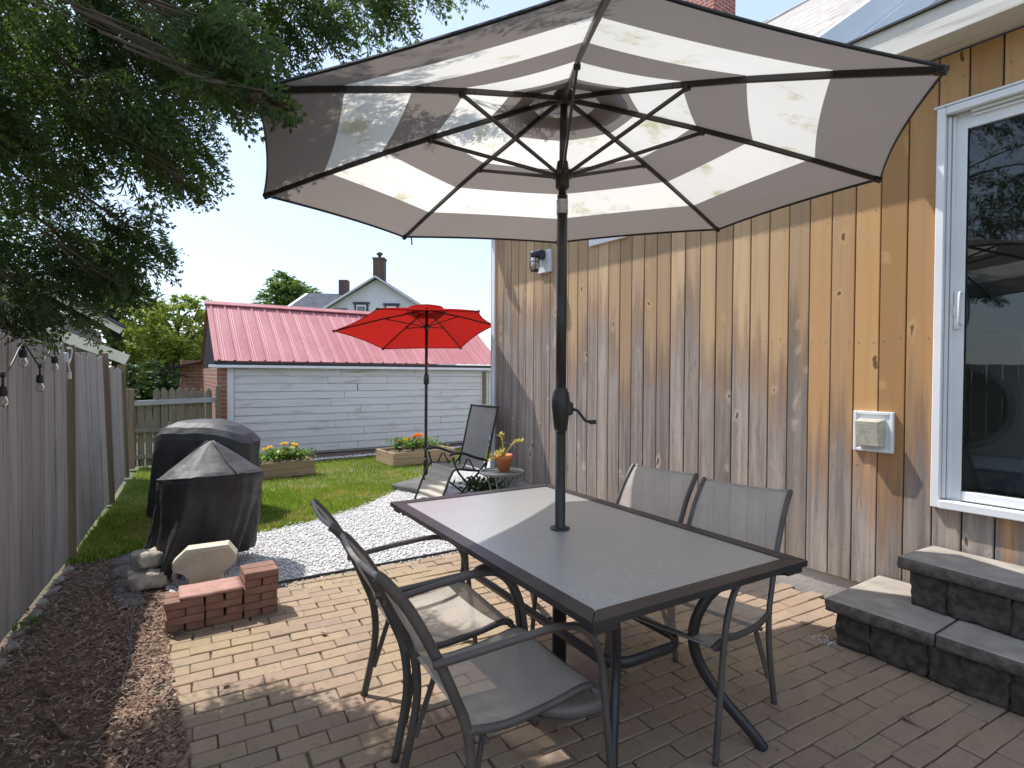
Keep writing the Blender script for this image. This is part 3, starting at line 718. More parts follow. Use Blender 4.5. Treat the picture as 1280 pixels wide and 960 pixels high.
for u_,w_ in((.035,.10),(4.87,.07)):mb=MB();mb.box(g(u_,-.015,.76),(w_,.04,1.44),.004,GM);obj('corner_board',mb,M['trimblue'],gr)
mb=MB();mb.box(g(4.72,-.045,1.12),(.07,.05,.66),.004,GM);obj('brown_batten',mb,M['post'],gr)
mb=MB();mb.box(g(-.085,1.50,.82),(.14,3.10,1.66),.004,GM)
mb.box(g(-.30,3.45,.82),(.46,.3,1.66),.004,GM);obj('brick_end_wall',mb,M['gbrick'],gr)
# roof: ribbed metal front slope with real ribs
ez,rz_,eb,rb=1.595,2.665,-.13,1.47
def roofslope(sgn):
    us=[];u=-.20
    prof=[]
    while u<5.05:
        prof+=[(u,0),(u+.045,0),(u+.058,.020),(u+.078,.020),(u+.091,0)]
        for q in(.14,.175):prof+=[(u+q-.01,0),(u+q,.005),(u+q+.01,0)]
        u+=.222
    vs=[];n=len(prof)
    b0,b1=(eb,rb) if sgn>0 else (2*rb-eb,rb)
    sl=math.hypot(b1-b0,rz_-ez);nz=abs(b1-b0)/sl;nb=-sgn*(rz_-ez)/sl
    for bb,zz in((b0,ez),((b0+b1)/2,(ez+rz_)/2-.006),(b1,rz_)):
        for uu,hh in prof:
            sag=-.02*math.sin(max(0,uu)/5*math.pi)*((zz-ez)/(rz_-ez))-.055*uu*((zz-ez)/(rz_-ez))*0.0
            vs.append(g(uu,bb+nb*hh,zz+nz*hh+sag))
    fs=[]
    for r_ in range(2):
        for k in range(n-1):fs.append((r_*n+k,r_*n+k+1,(r_+1)*n+k+1,(r_+1)*n+k))
    return vs,fs
mb=MB();mb.add(*roofslope(1));mb.add(*roofslope(-1));obj('metal_roof',mb,M['roof'],gr)
mb=MB();mb.bar(g(-.22,rb-.05,rz_-.002),g(5.05,rb-.05,rz_-.004),.13,.022,up=GB*-.6+V((0,0,1)));mb.bar(g(-.22,rb+.05,rz_-.002),g(5.05,rb+.05,rz_-.004),.13,.022,up=GB*.6+V((0,0,1)));obj('ridge_cap',mb,M['roof'],gr)
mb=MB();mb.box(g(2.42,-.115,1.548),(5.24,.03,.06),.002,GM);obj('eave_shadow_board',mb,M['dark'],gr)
mb=MB();mb.box(g(2.38,-.125,1.505),(5.32,.05,.045),.006,GM)
for k in range(9):mb.box(g(.3+k*.6,-.10,1.477),(.014,.07,.014),.002,GM)
obj('gutter',mb,M['vinyl'],gr)
mb=MB();mb.add([g(-.16,eb+.05,ez-.10),g(-.16,2*rb-eb-.05,ez-.10),g(-.16,rb,rz_-.04),g(-.10,eb+.05,ez-.10),g(-.10,2*rb-eb-.05,ez-.10),g(-.10,rb,rz_-.04)],[(0,1,2),(3,5,4),(0,2,5,3),(1,4,5,2),(0,3,4,1)]);obj('gable_board',mb,M['gablem'],gr)
mb=MB();mb.bar(g(-.50,3.0,1.55),g(-.50,4.6,1.55),.9,.03,up=(-.22,0,1));mb.bar(g(-.86,3.0,1.35),g(-.86,3.0,1.48),.03,.03);mb.bar(g(-.40,3.05,1.30),g(-.75,3.05,1.44),.03,.03);obj('lean_to_roof',mb,M['gablem'],gr)
# ================================================================== FENCES
FL=[(-.86,.8),(-.447,3.785),(-.228,5.30),(.02,7.35),(.175,8.75),(.21,9.75)]
def fline(y):
    for (x0,y0),(x1,y1) in zip(FL[:-1],FL[1:]):
        if y<=y1:return x0+(x1-x0)*(y-y0)/(y1-y0)
    return FL[-1][0]
def fpanel(nm,label,ya,yb,zt,lean,posts,seed,ztb=None):
    T=thing(nm,label,'fence',(fline((ya+yb)/2),(ya+yb)/2,0),0,'leaning grey board fence along the left side')
    rr=random.Random(seed);mb=MB();y=ya
    while y<yb-.02:
        w=min(rr.uniform(.125,.150),yb-y);ym=y+w/2;k=(ym-ya)/(yb-ya);z1=(zt if ztb is None else zt+(ztb-zt)*k)+rr.uniform(-.02,.02)
        x=fline(ym)+rr.uniform(-.006,.006);a_=math.atan2(fline(ym+.05)-fline(ym-.05),.1)
        Mx=Matrix.Rotation(-a_,3,'Z')@Matrix.Rotation(-lean/zt,3,'Y')@Matrix.Rotation(rr.uniform(-.006,.006),3,'X')
        mb.box((x-lean*.5,ym,z1/2+.02),(.018,w-.005,z1-.03),.003,Mx);y+=w
    obj('boards',mb,M['fence'],T)
    for zz in(.35,1.25):
        mb=MB();mb.bar((fline(ya)-.035-lean*zz/zt,ya+.03,zz),(fline(yb)-.035-lean*zz/zt,yb-.03,zz),.035,.08);obj('rail',mb,M['post'],T)
    for py,h,w in posts:
        mb=MB();x=fline(py)+.008;mb.bar((x,py,0),(x-lean*h/zt,py,h),.085,w,up=(0,1,0))
        obj('post',mb,M['post'],T)
    return T
fpanel('fence_panel','long weathered grey board fence section nearest the camera, hung with string lights',.9,5.16,1.52,.0,[(5.215,1.60,.075)],1,1.60)
fpanel('fence_panel','middle grey board fence section leaning outward, just beyond the brown post',5.30,7.22,1.56,.05,[(7.28,1.60,.09)],2,1.55)
fpanel('fence_panel','far grey board fence section leaning against the mossy picket fence corner',7.36,8.95,1.47,.04,[(9.0,1.5,.09)],3,1.42)
pf=thing('picket_fence','mossy dog eared picket fence closing the far left corner of the lawn','fence',(.7,9.85,0))
mb=MB();x=.30;rr=random.Random(5);k=0
while x<1.36:
    w=.088;h=(1.17+rr.uniform(-.015,.02)) if x>.50 else 1.0;y=9.80+.02*math.sin(k)
    pts=[(x-w/2,0.02),(x+w/2,.02),(x+w/2,h-.07),(x+w*.28,h-.035),(x,h),(x-w*.28,h-.035),(x-w/2,h-.07)]
    vs=[(px,y,pz) for px,pz in pts]+[(px,y+.018,pz) for px,pz in pts];n=7
    mb.add(vs,[list(range(n)),list(range(n,2*n))[::-1]]+[(i,(i+n),(i+1)%n+n,(i+1)%n) for i in range(n)]);x+=.098;k+=1
obj('pickets',mb,M['picket'],pf)
for zz,mm in((.965,'rail'),(.55,'picket'),(.16,'picket')):
    mb=MB();mb.box((.80,9.765,zz),(1.14,.04,.075 if zz>.9 else .06),.004,Matrix.Rotation(R(-1.5 if zz>.9 else 0),3,'Y'));obj('rail',mb,M[mm],pf)
mb=MB();mb.box((.27,9.78,.58),(.10,.08,1.16),.005);obj('post',mb,M['post'],pf)
mb=MB();mb.box((1.40,9.72,.6),(.07,.09,1.2),.005);obj('post',mb,M['post'],pf)
# stones at the fence foot and flagstones
for k in range(8):
    y=3.55+k*.205;mb=MB();mb.rough((fx(y)+.045+.012*(k%2),y,.002),(.06,.125,.045),.012,.03,Matrix.Rotation(.3*math.sin(k*2.1)-.1,3,'Z'),0,k)
    tag(obj('edging_stone',mb,M['edge']),['pale flat stone at the fence foot, nearest the camera in the row','small stone at the fence foot, second from the camera','third small stone from the camera along the fence foot','fourth small stone from the camera along the fence foot','fifth small stone from the camera along the fence foot','sixth small stone from the camera along the fence foot','seventh small stone from the camera, just before the brown fence post','last pale stone of the row, under the brown fence post'][k],'stone','stones edging the fence foot')
for k in range(4):
    y=5.05-k*.31;mb=MB();mb.rough((.085+.006*k,y,-.006),(.15,.295,.035),.004,.04,Matrix.Rotation(.05*(k-1),3,'Z'),0,k+40,.006)
    tag(obj('flagstone',mb,M['slate']),['grey flagstone at the lawn end of the row beside the mulch','second grey flagstone from the lawn, beside the stacked tan stones','third grey flagstone from the lawn, half shaded at the mulch edge','grey flagstone at the patio end of the row, sunk in mulch'][k],'flagstone','row of grey flagstones between mulch and grill')
# ================================================================== BEYOND THE FENCE
nb=thing('neighbor_house','brown neighbouring house with cream rakes rising behind the left fence','house',(-2,18,0))
mb=MB();mb.add([(-6,17.1,0),(-.12,17.1,0),(-.12,17.1,2.35),(-6,17.1,6.0),(-6,23,0),(-.12,23,0),(-.12,23,2.35),(-6,23,6.)],[(0,1,2,3),(1,5,6,2),(4,7,6,5),(0,3,7,4)]);obj('wall',mb,M['brown'],nb)
mb=MB();mb.bar((.30,16.85,2.42),(-6,16.85,6.3),.10,.16);obj('rake_trim',mb,M['yellowt'],nb)
mb=MB();mb.bar((.36,20,2.52),(-6,20,6.43),6.6,.05);obj('roof',mb,M['oldroof'],nb)
mb=MB();mb.bar((.40,16.3,1.70),(-1.6,16.3,2.56),.10,.25);obj('porch_fascia',mb,M['yellowt'],nb)
mb=MB();mb.bar((.30,16.72,1.76),(-1.5,16.72,2.54),.7,.03);obj('porch_roof',mb,M['oldroof'],nb)
mb=MB();mb.box((-1.1,16.8,.8),(1.9,.3,1.7));obj('porch_wall',mb,M['yellowt'],nb)
# white house over the garage roof
rt=V((.809,-.588,0));fw=V((.588,.809,0));WO=V((13.75,33.45,0));WM=Matrix((rt,fw,V((0,0,1)))).transposed()
def w(u,b,z):return WO+rt*u+fw*b+V((0,0,z))
wh=thing('white_house','white gabled house with two brick chimneys far behind the red garage roof','house',WO)
mb=MB();mb.add([w(-4.1,0,0),w(4.1,0,0),w(4.1,0,4.9),w(0,0,7.35),w(-4.1,0,4.9),w(-4.1,9,0),w(4.1,9,0),w(4.1,9,4.9),w(0,9,7.35),w(-4.1,9,4.9)],[(0,1,2,3,4),(5,9,8,7,6),(1,6,7,2),(0,4,9,5)])
mb.add([w(-7.0,2.2,0),w(-3.9,2.2,0),w(-3.9,2.2,5.3),w(-7.0,2.2,5.3),w(-7.0,7.5,0),w(-7.0,7.5,5.3),w(-5.9,4.8,7.0)],[(0,1,2,3),(0,3,5,4)])
mb.add([w(-7.0,2.2,5.3),w(-7.0,7.5,5.3),w(-6.2,4.8,6.95)],[(0,2,1)]);mb.box(w(-7.9,3.2,2.6),(1.8,2.0,5.2),0,WM)
obj('wall',mb,M['whitew'],wh)
def ang(z0,z1,u0,u1,b0,b1,h=.14):
    m=MB();vs=[w(u0,b0,z0),w(u0,b1,z0),w(u1,b1,z1),w(u1,b0,z1)];vs=vs+[p-V((0,0,h)) for p in vs];m.add(vs,[(0,1,2,3),(7,6,5,4),(0,4,5,1),(1,5,6,2),(2,6,7,3),(3,7,4,0)]);return m
mb=ang(4.72,7.55,-4.5,0,-.35,9.2);m2=ang(4.72,7.55,4.5,0,-.35,9.2);mb.add(m2.v,m2.f)
vs=[w(-7.2,1.8,5.25),w(-3.3,1.8,5.25),w(-1.2,4.8,7.05),w(-6.1,4.8,7.15)];mb.add(vs+[p-V((0,0,.12)) for p in vs],[(0,1,2,3),(7,6,5,4),(0,4,5,1),(2,6,7,3),(3,7,4,0),(1,5,6,2)])
vs=[w(-9.0,2.0,5.0),w(-7.0,2.0,5.55),w(-7.0,4.3,5.6),w(-9.0,4.3,5.05)];mb.add(vs+[p-V((0,0,.1)) for p in vs],[(0,1,2,3),(7,6,5,4),(0,4,5,1),(1,5,6,2),(2,6,7,3),(3,7,4,0)])
obj('roof',mb,M['oldroof'],wh)
for a_,b_,h_,u_ in((w(-4.5,-.40,4.62),w(0,-.40,7.45),.26,fw),(w(4.5,-.40,4.62),w(0,-.40,7.45),.26,fw),(w(-7.2,1.7,5.12),w(-6.1,4.7,7.08),.2,rt)):mb=MB();mb.bar(a_,b_,.08,h_,up=u_);obj('rake_trim',mb,M['vinyl'],wh)
for (u,zz,ww,hh,nm) in((-.95,5.15,.62,1.15,0),(.95,5.1,.62,1.1,0),(-2.25,5.0,.42,.62,1)):
    mb=MB();mb.box(w(u,-.04,zz),(ww+.26,.06,hh+.22),.01,WM);mb.box(w(u,-.08,zz+hh/2+.12),(ww+.42,.10,.12),.01,WM);wo=obj('window',mb,M['navy'],wh)
    if not nm:mb=MB();mb.box(w(u,-.085,zz),(ww,.04,hh),.01,WM);child2('sash',mb,M['vinyl'],wo)
    mb=MB();mb.box(w(u,-.11,zz-.02),(ww-.14,.03,hh-.16),.0,WM);child2('pane',mb,M['winglass'],wo)
mb=MB();mb.box(w(-6.3,1.72,4.95),(.8,.1,.5),.01,WM);obj('window',mb,M['brown'],wh)
mb=MB();mb.box(w(-.05,1.0,7.9),(.70,.7,1.75),.01,WM);mb.box(w(-.05,1.0,8.8),(.78,.78,.12),.01,WM);mb.lathe([(.10,0),(.10,.18),(.22,.24),(.18,.36),(.0,.42)],w(-.05,1.0,8.86),12);obj('chimney',mb,M['dbrick'],wh)
mb=MB();mb.box(w(-3.55,5.0,7.45),(.62,.62,1.3),.01,WM);obj('chimney',mb,M['dbrick'],wh)
# overhead wires
for k,(a_,b_,sg) in enumerate((((-14.,41.3,9.25),(12.5,21.97,2.9),.5),((-14.,41.25,8.9),(12.5,21.9,2.75),.45))):
    A_=V(a_);B_=V(b_);mb=MB();mb.tube([A_.lerp(B_,t/16)-V((0,0,sg*4*(t/16)*(1-t/16))) for t in range(17)],.014,5)
    tag(obj('overhead_wire',mb,M['wire']),['upper of the two pale overhead wires crossing the sky left of the garage','lower of the two pale overhead wires crossing the sky left of the garage'][k],'wire','overhead wires')

# ================================================================== BACKGROUND TREES
def crown(name,blobs,n,size,mats,parent,seed,clump=26):
    g_=np.random.default_rng(seed);out=[]
    tot=sum(b[3]**2 for b in blobs)
    for (x,y,z,r) in blobs:
        m=max(3,int(n*r*r/tot/clump))
        d=g_.normal(size=(m,3));d/=np.linalg.norm(d,axis=1)[:,None];cc=np.array([x,y,z])+d*(r*g_.uniform(.35,1.08,m)[:,None]**.6)*np.array([1,1,.85])
        L=cc[:,None,:]+g_.normal(size=(m,clump,3))*(r*.17)*np.array([1,1,.6]);out.append(L.reshape(-1,3))
    P=np.concatenate(out);n=len(P)
    a=g_.normal(size=(n,3));a[:,2]*=.6;a/=np.linalg.norm(a,axis=1)[:,None];b=g_.normal(size=(n,3));b-=a*(a*b).sum(1)[:,None];b/=np.linalg.norm(b,axis=1)[:,None]
    s_=(size*g_.uniform(.6,1.4,n))[:,None]
    Q=np.stack([P-a*s_,P+b*s_*.45,P+a*s_,P-b*s_*.45],1).reshape(-1,3)
    return npobj(name,Q,4,mats,parent)
def bgtree(label,base,blobs,n,size,mat,seed,tr=.16,group='trees beyond the garden'):
    T=thing('tree',label,'tree',base,0,group);mb=MB();b0=V(base);top=V((sum(b[0] for b in blobs)/len(blobs),sum(b[1] for b in blobs)/len(blobs),max(b[2] for b in blobs)))
    mb.tube(cr([b0,b0.lerp(top,.4)+V((.1,.05,0)),b0.lerp(top,.85)],5),[tr*(1-.07*i) for i in range(11)],8)
    for (x,y,z,r) in blobs:
        s_=b0.lerp(top,.25+.5*random.random());mb.tube(cr([s_,s_.lerp(V((x,y,z)),.5)+V((0,0,.15)),V((x,y,z))],4),[tr*.45*(1-.09*i) for i in range(9)],6)
    obj('trunk',mb,M['bark'],T);crown('crown',blobs,n,size,M[mat],T,seed);return T
bgtree('loose yellow green tree standing between the brown house and the garage',(1.75,22,0),[(1.2,21.9,2.3,.8),(2.1,21.7,2.6,.85),(2.3,21.8,3.5,.55),(1.1,22.3,3.1,.8),(2.9,21.5,2.9,.5),(2.6,21.7,3.7,.35),(1.5,22,3.3,.6),(2.7,21.6,2.0,.7),(1.0,22.2,1.3,.7),(2.0,22.4,1.4,.8),(2.05,22,3.8,.35)],10000,.075,'leafy',21)
bgtree('dark green tree behind the brown house, beneath the juniper boughs',(.3,25,0),[(-.6,25,4.0,1.2),(.6,25,3.6,1.1),(.0,25,5.1,1.1),(1.4,25.3,2.2,1.0),(.6,24.6,2.0,1.0),(-1.2,25,2.4,1.0)],9000,.09,'leafd',22,.25)
bgtree('round mid green tree peeking over the white house, left of its roof',(11.2,49,0),[(10.9,48.5,7.1,1.3),(12.2,48,8.0,1.5),(11.7,48.3,8.9,.9),(10.3,48.9,6.2,1.1),(13.4,47.5,7.3,1.5)],7000,.16,'leafm',23,.3)
bgtree('low bushy dark tree behind the picket fence',(.9,14.6,0),[(.4,14.5,.7,.45),(.9,14.4,.9,.5),(1.3,14.6,.6,.4),(.7,14.7,1.3,.4)],5000,.06,'leafd',24,.07)
bgtree('wide green hedge tree far behind the garage, mostly hidden by its roof',(6,40,0),[(4.5,40,3.0,1.6),(7,39,2.8,1.7),(2.6,41,3.2,1.5),(9.5,38,2.5,1.6)],6000,.15,'leafm',25,.2)
# ================================================================== LARGE PARASOL
def lerp(a,b,t):return V(a)*(1-t)+V(b)*t
def parasol(T,apex,tips,bands,bmats,pole_xy,runner,joint,ribw,pole_r,droop,sag,names=('canopy','vent_flap'),vent=None,strut_r=.006,strutcol='iron',ncol=12):
    N=len(tips);AP=V(apex)
    def ribp(k,t):
        p=lerp(AP,tips[k],t);p.z+=droop*math.sin(math.pi*t);return p
    rows=[]
    for a_,b_ in zip(bands[:-1],bands[1:]):
        m=max(2,int((b_-a_)/.05));rows+=[a_+(b_-a_)*i/m for i in range(m)]
    rows.append(bands[-1])
    mb=MB()
    for k in range(N):
        k2=(k+1)%N;vs=[];nr=len(rows)
        for t in rows:
            A_,B_=ribp(k,t),ribp(k2,t)
            for c in range(ncol+1):
                s_=c/ncol;q=4*s_*(1-s_)
                p=lerp(A_,B_,s_);cen=V((AP.x,AP.y,p.z))
                p=p+(cen-p)*(sag*t**1.5*q)
                p.z-=.012*q*math.sin(math.pi*min(1,t*1.1))-.004*q
                p.z+=.010
                vs.append(p)
        for i in range(nr-1):
            tm=(rows[i]+rows[i+1])/2;mi=0
            for bi in range(len(bands)-1):
                if bands[bi]<=tm<bands[bi+1]:mi=bmats[bi]
            for c in range(ncol):
                a=i*(ncol+1)+c;mb.add([vs[a],vs[a+1],vs[a+ncol+2],vs[a+ncol+1]],[(0,3,2,1)],mi,False)
        # hem
        o=(nr-1)*(ncol+1)
        for c in range(ncol):
            p,q=vs[o+c],vs[o+c+1];mb.add([p,q,q-V((0,0,.012)),p-V((0,0,.012))],[(0,1,2,3)],2);mb.tube([p-V((0,0,.006)),q-V((0,0,.006))],.004,5,2,caps=False)
    return mb,ribp
UB=(1.646,1.890,0.)
um=thing('patio_parasol','big octagonal taupe and cream banded parasol standing through the glass table','parasol',UB)
tips=[(.836,.807,2.195),(.34,1.697,2.193),(.579,2.718,2.203),(1.497,3.213,2.248),(2.509,2.927,2.304),(3.023,2.024,2.288),(2.738,1.035,2.26),(1.828,.534,2.226)]
AP=(1.65,1.887,2.63)
mb,ribp=parasol(um,AP,tips,[.115,.24,.42,.60,.795,1.0],[0,1,0,1,0],UB,None,.44,.014,.024,.02,.018)
cv=obj('canopy',mb,[M['taupe'],M['cream'],M['piping']],um)
mb=MB()
for k in range(8):                                        # lifted wind vent
    vs=[]
    for t,dz in((.0,.085),(.10,.062),(.19,.035)):
        A_,B_=ribp(k,t)+V((0,0,dz)),ribp((k+1)%8,t)+V((0,0,dz))
        for c in range(5):vs.append(lerp(A_,B_,c/4)-V((0,0,-.010*4*(c/4)*(1-c/4)*(t>.15))))
    for i in range(2):
        for c in range(4):a=i*5+c;mb.add([vs[a],vs[a+1],vs[a+6],vs[a+5]],[(0,3,2,1)],0)
child2('wind_vent',mb,M['taupe'],cv)
RZ=2.288
for k in range(8):
    mb=MB();pts=[ribp(k,t)+V((0,0,-.004)) for t in(.03,.2,.4,.6,.8,.995)]
    for a_,b_ in zip(pts[:-1],pts[1:]):mb.bar(a_,b_,.013,.021,bev=.002)
    e=pts[-1];mb.tube([lerp(pts[-2],e,.93),e+(e-pts[-2])*.02],.014,8)
    rb_=obj('rib',mb,M['iron'],um)
    j=ribp(k,.44)+V((0,0,-.016));d=V((j.x-UB[0],j.y-UB[1],0)).normalized();mb=MB()
    mb.bar(V((UB[0],UB[1],RZ))+d*.030,j,.010,.016,bev=.002);mb.box(j,(.02,.02,.022),.003)
    child2('strut',mb,M['iron'],rb_)
mb=MB();mb.tube([(UB[0],UB[1],.05),(UB[0],UB[1],1.15)],.0235,20);mb.tube([(UB[0],UB[1],1.15),(UB[0]+.001,UB[1],2.20)],.0235,20);mb.tube([(UB[0],UB[1],2.2),(AP[0],AP[1],2.66)],.0165,16);obj('pole',mb,M['iron'],um)
mb=MB();mb.lathe([(.0245,0),(.026,.005),(.026,.06),(.0245,.065)],(UB[0],UB[1],2.115),20);obj('collar',mb,M['silver'],um)
mb=MB();mb.lathe([(.026,-.06),(.032,-.05),(.030,-.015),(.046,-.01),(.048,.012),(.030,.022),(.024,.06)],(UB[0],UB[1],RZ),20);obj('runner',mb,M['iron'],um)
mb=MB();mb.lathe([(.018,-.07),(.045,-.05),(.048,-.02),(.03,.0),(.018,.03),(.01,.10),(0,.11)],(AP[0],AP[1],2.665),18);obj('top_hub',mb,M['dark'],um)
mb=MB();mb.lathe([(.024,-.10),(.030,-.09),(.040,.0),(.042,.035),(.036,.075),(.026,.095),(.024,.10)],(UB[0],UB[1],1.245),20);mb.box((UB[0]+.014,UB[1]-.028,1.25),(.05,.03,.06),.008,Matrix.Rotation(R(-36),3,'Z'));ch=obj('crank_housing',mb,M['iron'],um)
mb=MB();c0=V((UB[0]+.03,UB[1]-.035,1.25));mb.tube([c0,c0+V((.022,-.018,-.01)),c0+V((.055,-.034,-.055)),c0+V((.075,-.052,-.062))],.007,8);mb.tube([c0+V((.07,-.048,-.062)),c0+V((.092,-.062,-.060))],.010,8);child2('crank_handle',mb,M['dark'],ch)
mb=MB();e_=ribp(3,.985);mb.bar(e_+V((.03,-.02,.0)),e_+V((.035,-.02,-.055)),.016,.003);obj('tie_strap',mb,M['dark'],um)
ub=thing('parasol_base','round dark parasol base with a tall stem under the glass table','parasol base',UB)
mb=MB();mb.lathe([(.262,0),(.265,.012),(.258,.045),(.235,.060),(.12,.072),(.04,.085),(.038,.09),(0,.09)],UB,40);obj('foot_plate',mb,M['basem'],ub)
mb=MB();mb.lathe([(.032,.085),(.032,.36),(.034,.362),(.034,.385),(.026,.39)],UB,20);obj('stem',mb,M['iron'],ub)
mb=MB();mb.tube([(UB[0]-.03,UB[1]+.02,.30),(UB[0]-.075,UB[1]+.03,.30)],.006,8);mb.tube([(UB[0]-.062,UB[1]+.028,.30),(UB[0]-.088,UB[1]+.034,.30)],.018,10);obj('lock_knob',mb,M['dark'],ub)

# ================================================================== GLASS TABLE
TC=(1.674,1.912,0);TR=-.083
tb=thing('glass_table','rectangular patio table with pebbled glass top and curved dark legs','table',TC,TR)
L2,W2,TZ,ft=.848,.5175,.710,.062      # local: x across (W), y along (L)
mb=MB()
for s_ in(-1,1):
    # mitred frame rails
    for (p,q,n_) in(((s_*W2,-L2),(s_*W2,L2),0),((-W2,s_*L2),(W2,s_*L2),1)):
        if n_==0:pl=[(s_*W2,-L2),(s_*W2,L2),(s_*(W2-ft),L2-ft),(s_*(W2-ft),-L2+ft)]
        else:pl=[(-W2,s_*L2),(W2,s_*L2),(W2-ft,s_*(L2-ft)),(-W2+ft,s_*(L2-ft))]
        ar=sum(pl[i][0]*pl[(i+1)%4][1]-pl[(i+1)%4][0]*pl[i][1] for i in range(4))
        if ar<0:pl=pl[::-1]
        c=(sum(a for a,_ in pl)/4,sum(b for _,b in pl)/4);pl=[(c[0]+(a-c[0])*.9985,c[1]+(b-c[1])*.9985) for a,b in pl]
        mb.prism(pl,TZ-.022,TZ-.003);ins=[(c[0]+(a-c[0])*.996,c[1]+(b-c[1])*.996) for a,b in pl];mb.prism(ins,TZ-.0032,TZ)
for s_ in(-1,1):
    for r_ in(-1,1):mb.box((s_*(W2-.06),r_*(L2-.045),TZ-.035),(.09,.07,.024),.004)
tf=obj('frame',mb,M['tablem'],tb,world=False)
n=40;hole=.028;mb=MB();X_,Y_=W2-ft+.004,L2-ft+.004
pc=(-.0265,-.024)   # parasol hole in local coords
vs=[];
for zz in(TZ-.010,TZ-.004):
    for k in range(n):
        th=2*math.pi*k/n;vs.append((pc[0]+hole*math.cos(th),pc[1]+hole*math.sin(th),zz))
    for k in range(n):
        th=2*math.pi*k/n;dx,dy=math.cos(th),math.sin(th)
        t=min(((X_-pc[0])/dx if dx>1e-9 else (-X_-pc[0])/dx if dx<-1e-9 else 9e9),((Y_-pc[1])/dy if dy>1e-9 else (-Y_-pc[1])/dy if dy<-1e-9 else 9e9))
        vs.append((pc[0]+dx*t,pc[1]+dy*t,zz))
fs=[]
for k in range(n):
    j=(k+1)%n;fs+=[(2*n+k,3*n+k,3*n+j,2*n+j),(k,j,n+j,n+k)]
mb.add(vs,fs)
# fill the four corners
cor=[(X_,Y_),(-X_,Y_),(-X_,-Y_),(X_,-Y_)]
for cx,cy in cor:
    ring=[(i,vs[3*n+i]) for i in range(n)];ang_=math.atan2(cy-pc[1],cx-pc[0])%(2*math.pi);k=int(ang_/(2*math.pi)*n)%n;j=(k+1)%n
    p,q=vs[3*n+k],vs[3*n+j];mb.add([p,(cx,cy,TZ-.004),q],[(0,1,2)]);mb.add([(p[0],p[1],TZ-.010),(cx,cy,TZ-.010),(q[0],q[1],TZ-.010)],[(0,2,1)])
obj('glass_top',mb,M['tglass'],tb,world=False)
mb=MB();mb.lathe([(.0265,-.03),(.0265,.0),(.044,.0015),(.044,.006),(.027,.009),(.0265,.009)],(pc[0],pc[1],TZ-.003),24);obj('hole_ring',mb,M['dark'],tb,world=False)
for sx in(-1,1):
    for sy in(-1,1):
        pts=[(sx*.470,sy*.790,TZ-.045),(sx*.395,sy*.745,TZ-.050),(sx*.315,sy*.690,TZ-.075),(sx*.245,sy*.635,TZ-.140),(sx*.205,sy*.600,TZ-.235),(sx*.197,sy*.590,TZ-.33),(sx*.220,sy*.610,TZ-.43),(sx*.275,sy*.665,TZ-.54),(sx*.345,sy*.745,TZ-.655),(sx*.372,sy*.775,.004)]
        mb=MB();mb.tube(cr(pts,5),.0175,10,fl=1.2);obj('leg',mb,M['tablem'],tb,world=False)
mb=MB();zz=.365;rx,ry,cr_=.185,.565,.09;pts=[]
for (cx,cy,a0) in((rx-cr_,ry-cr_,0),(-rx+cr_,ry-cr_,90),(-rx+cr_,-ry+cr_,180),(rx-cr_,-ry+cr_,270)):
    for q in range(6):
        th=R(a0+q*18);pts.append((cx+cr_*math.cos(th),cy+cr_*math.sin(th),zz))
mb.tube(pts,.013,8,closed=True,fl=1.75,up=(0,0,1));obj('stretcher_ring',mb,M['tablem'],tb,world=False)
mb=MB();mb.box((0,0,TZ-.026),(2*W2-.13,.04,.016),.003);
obj('cross_rail',mb,M['tablem'],tb,world=False)

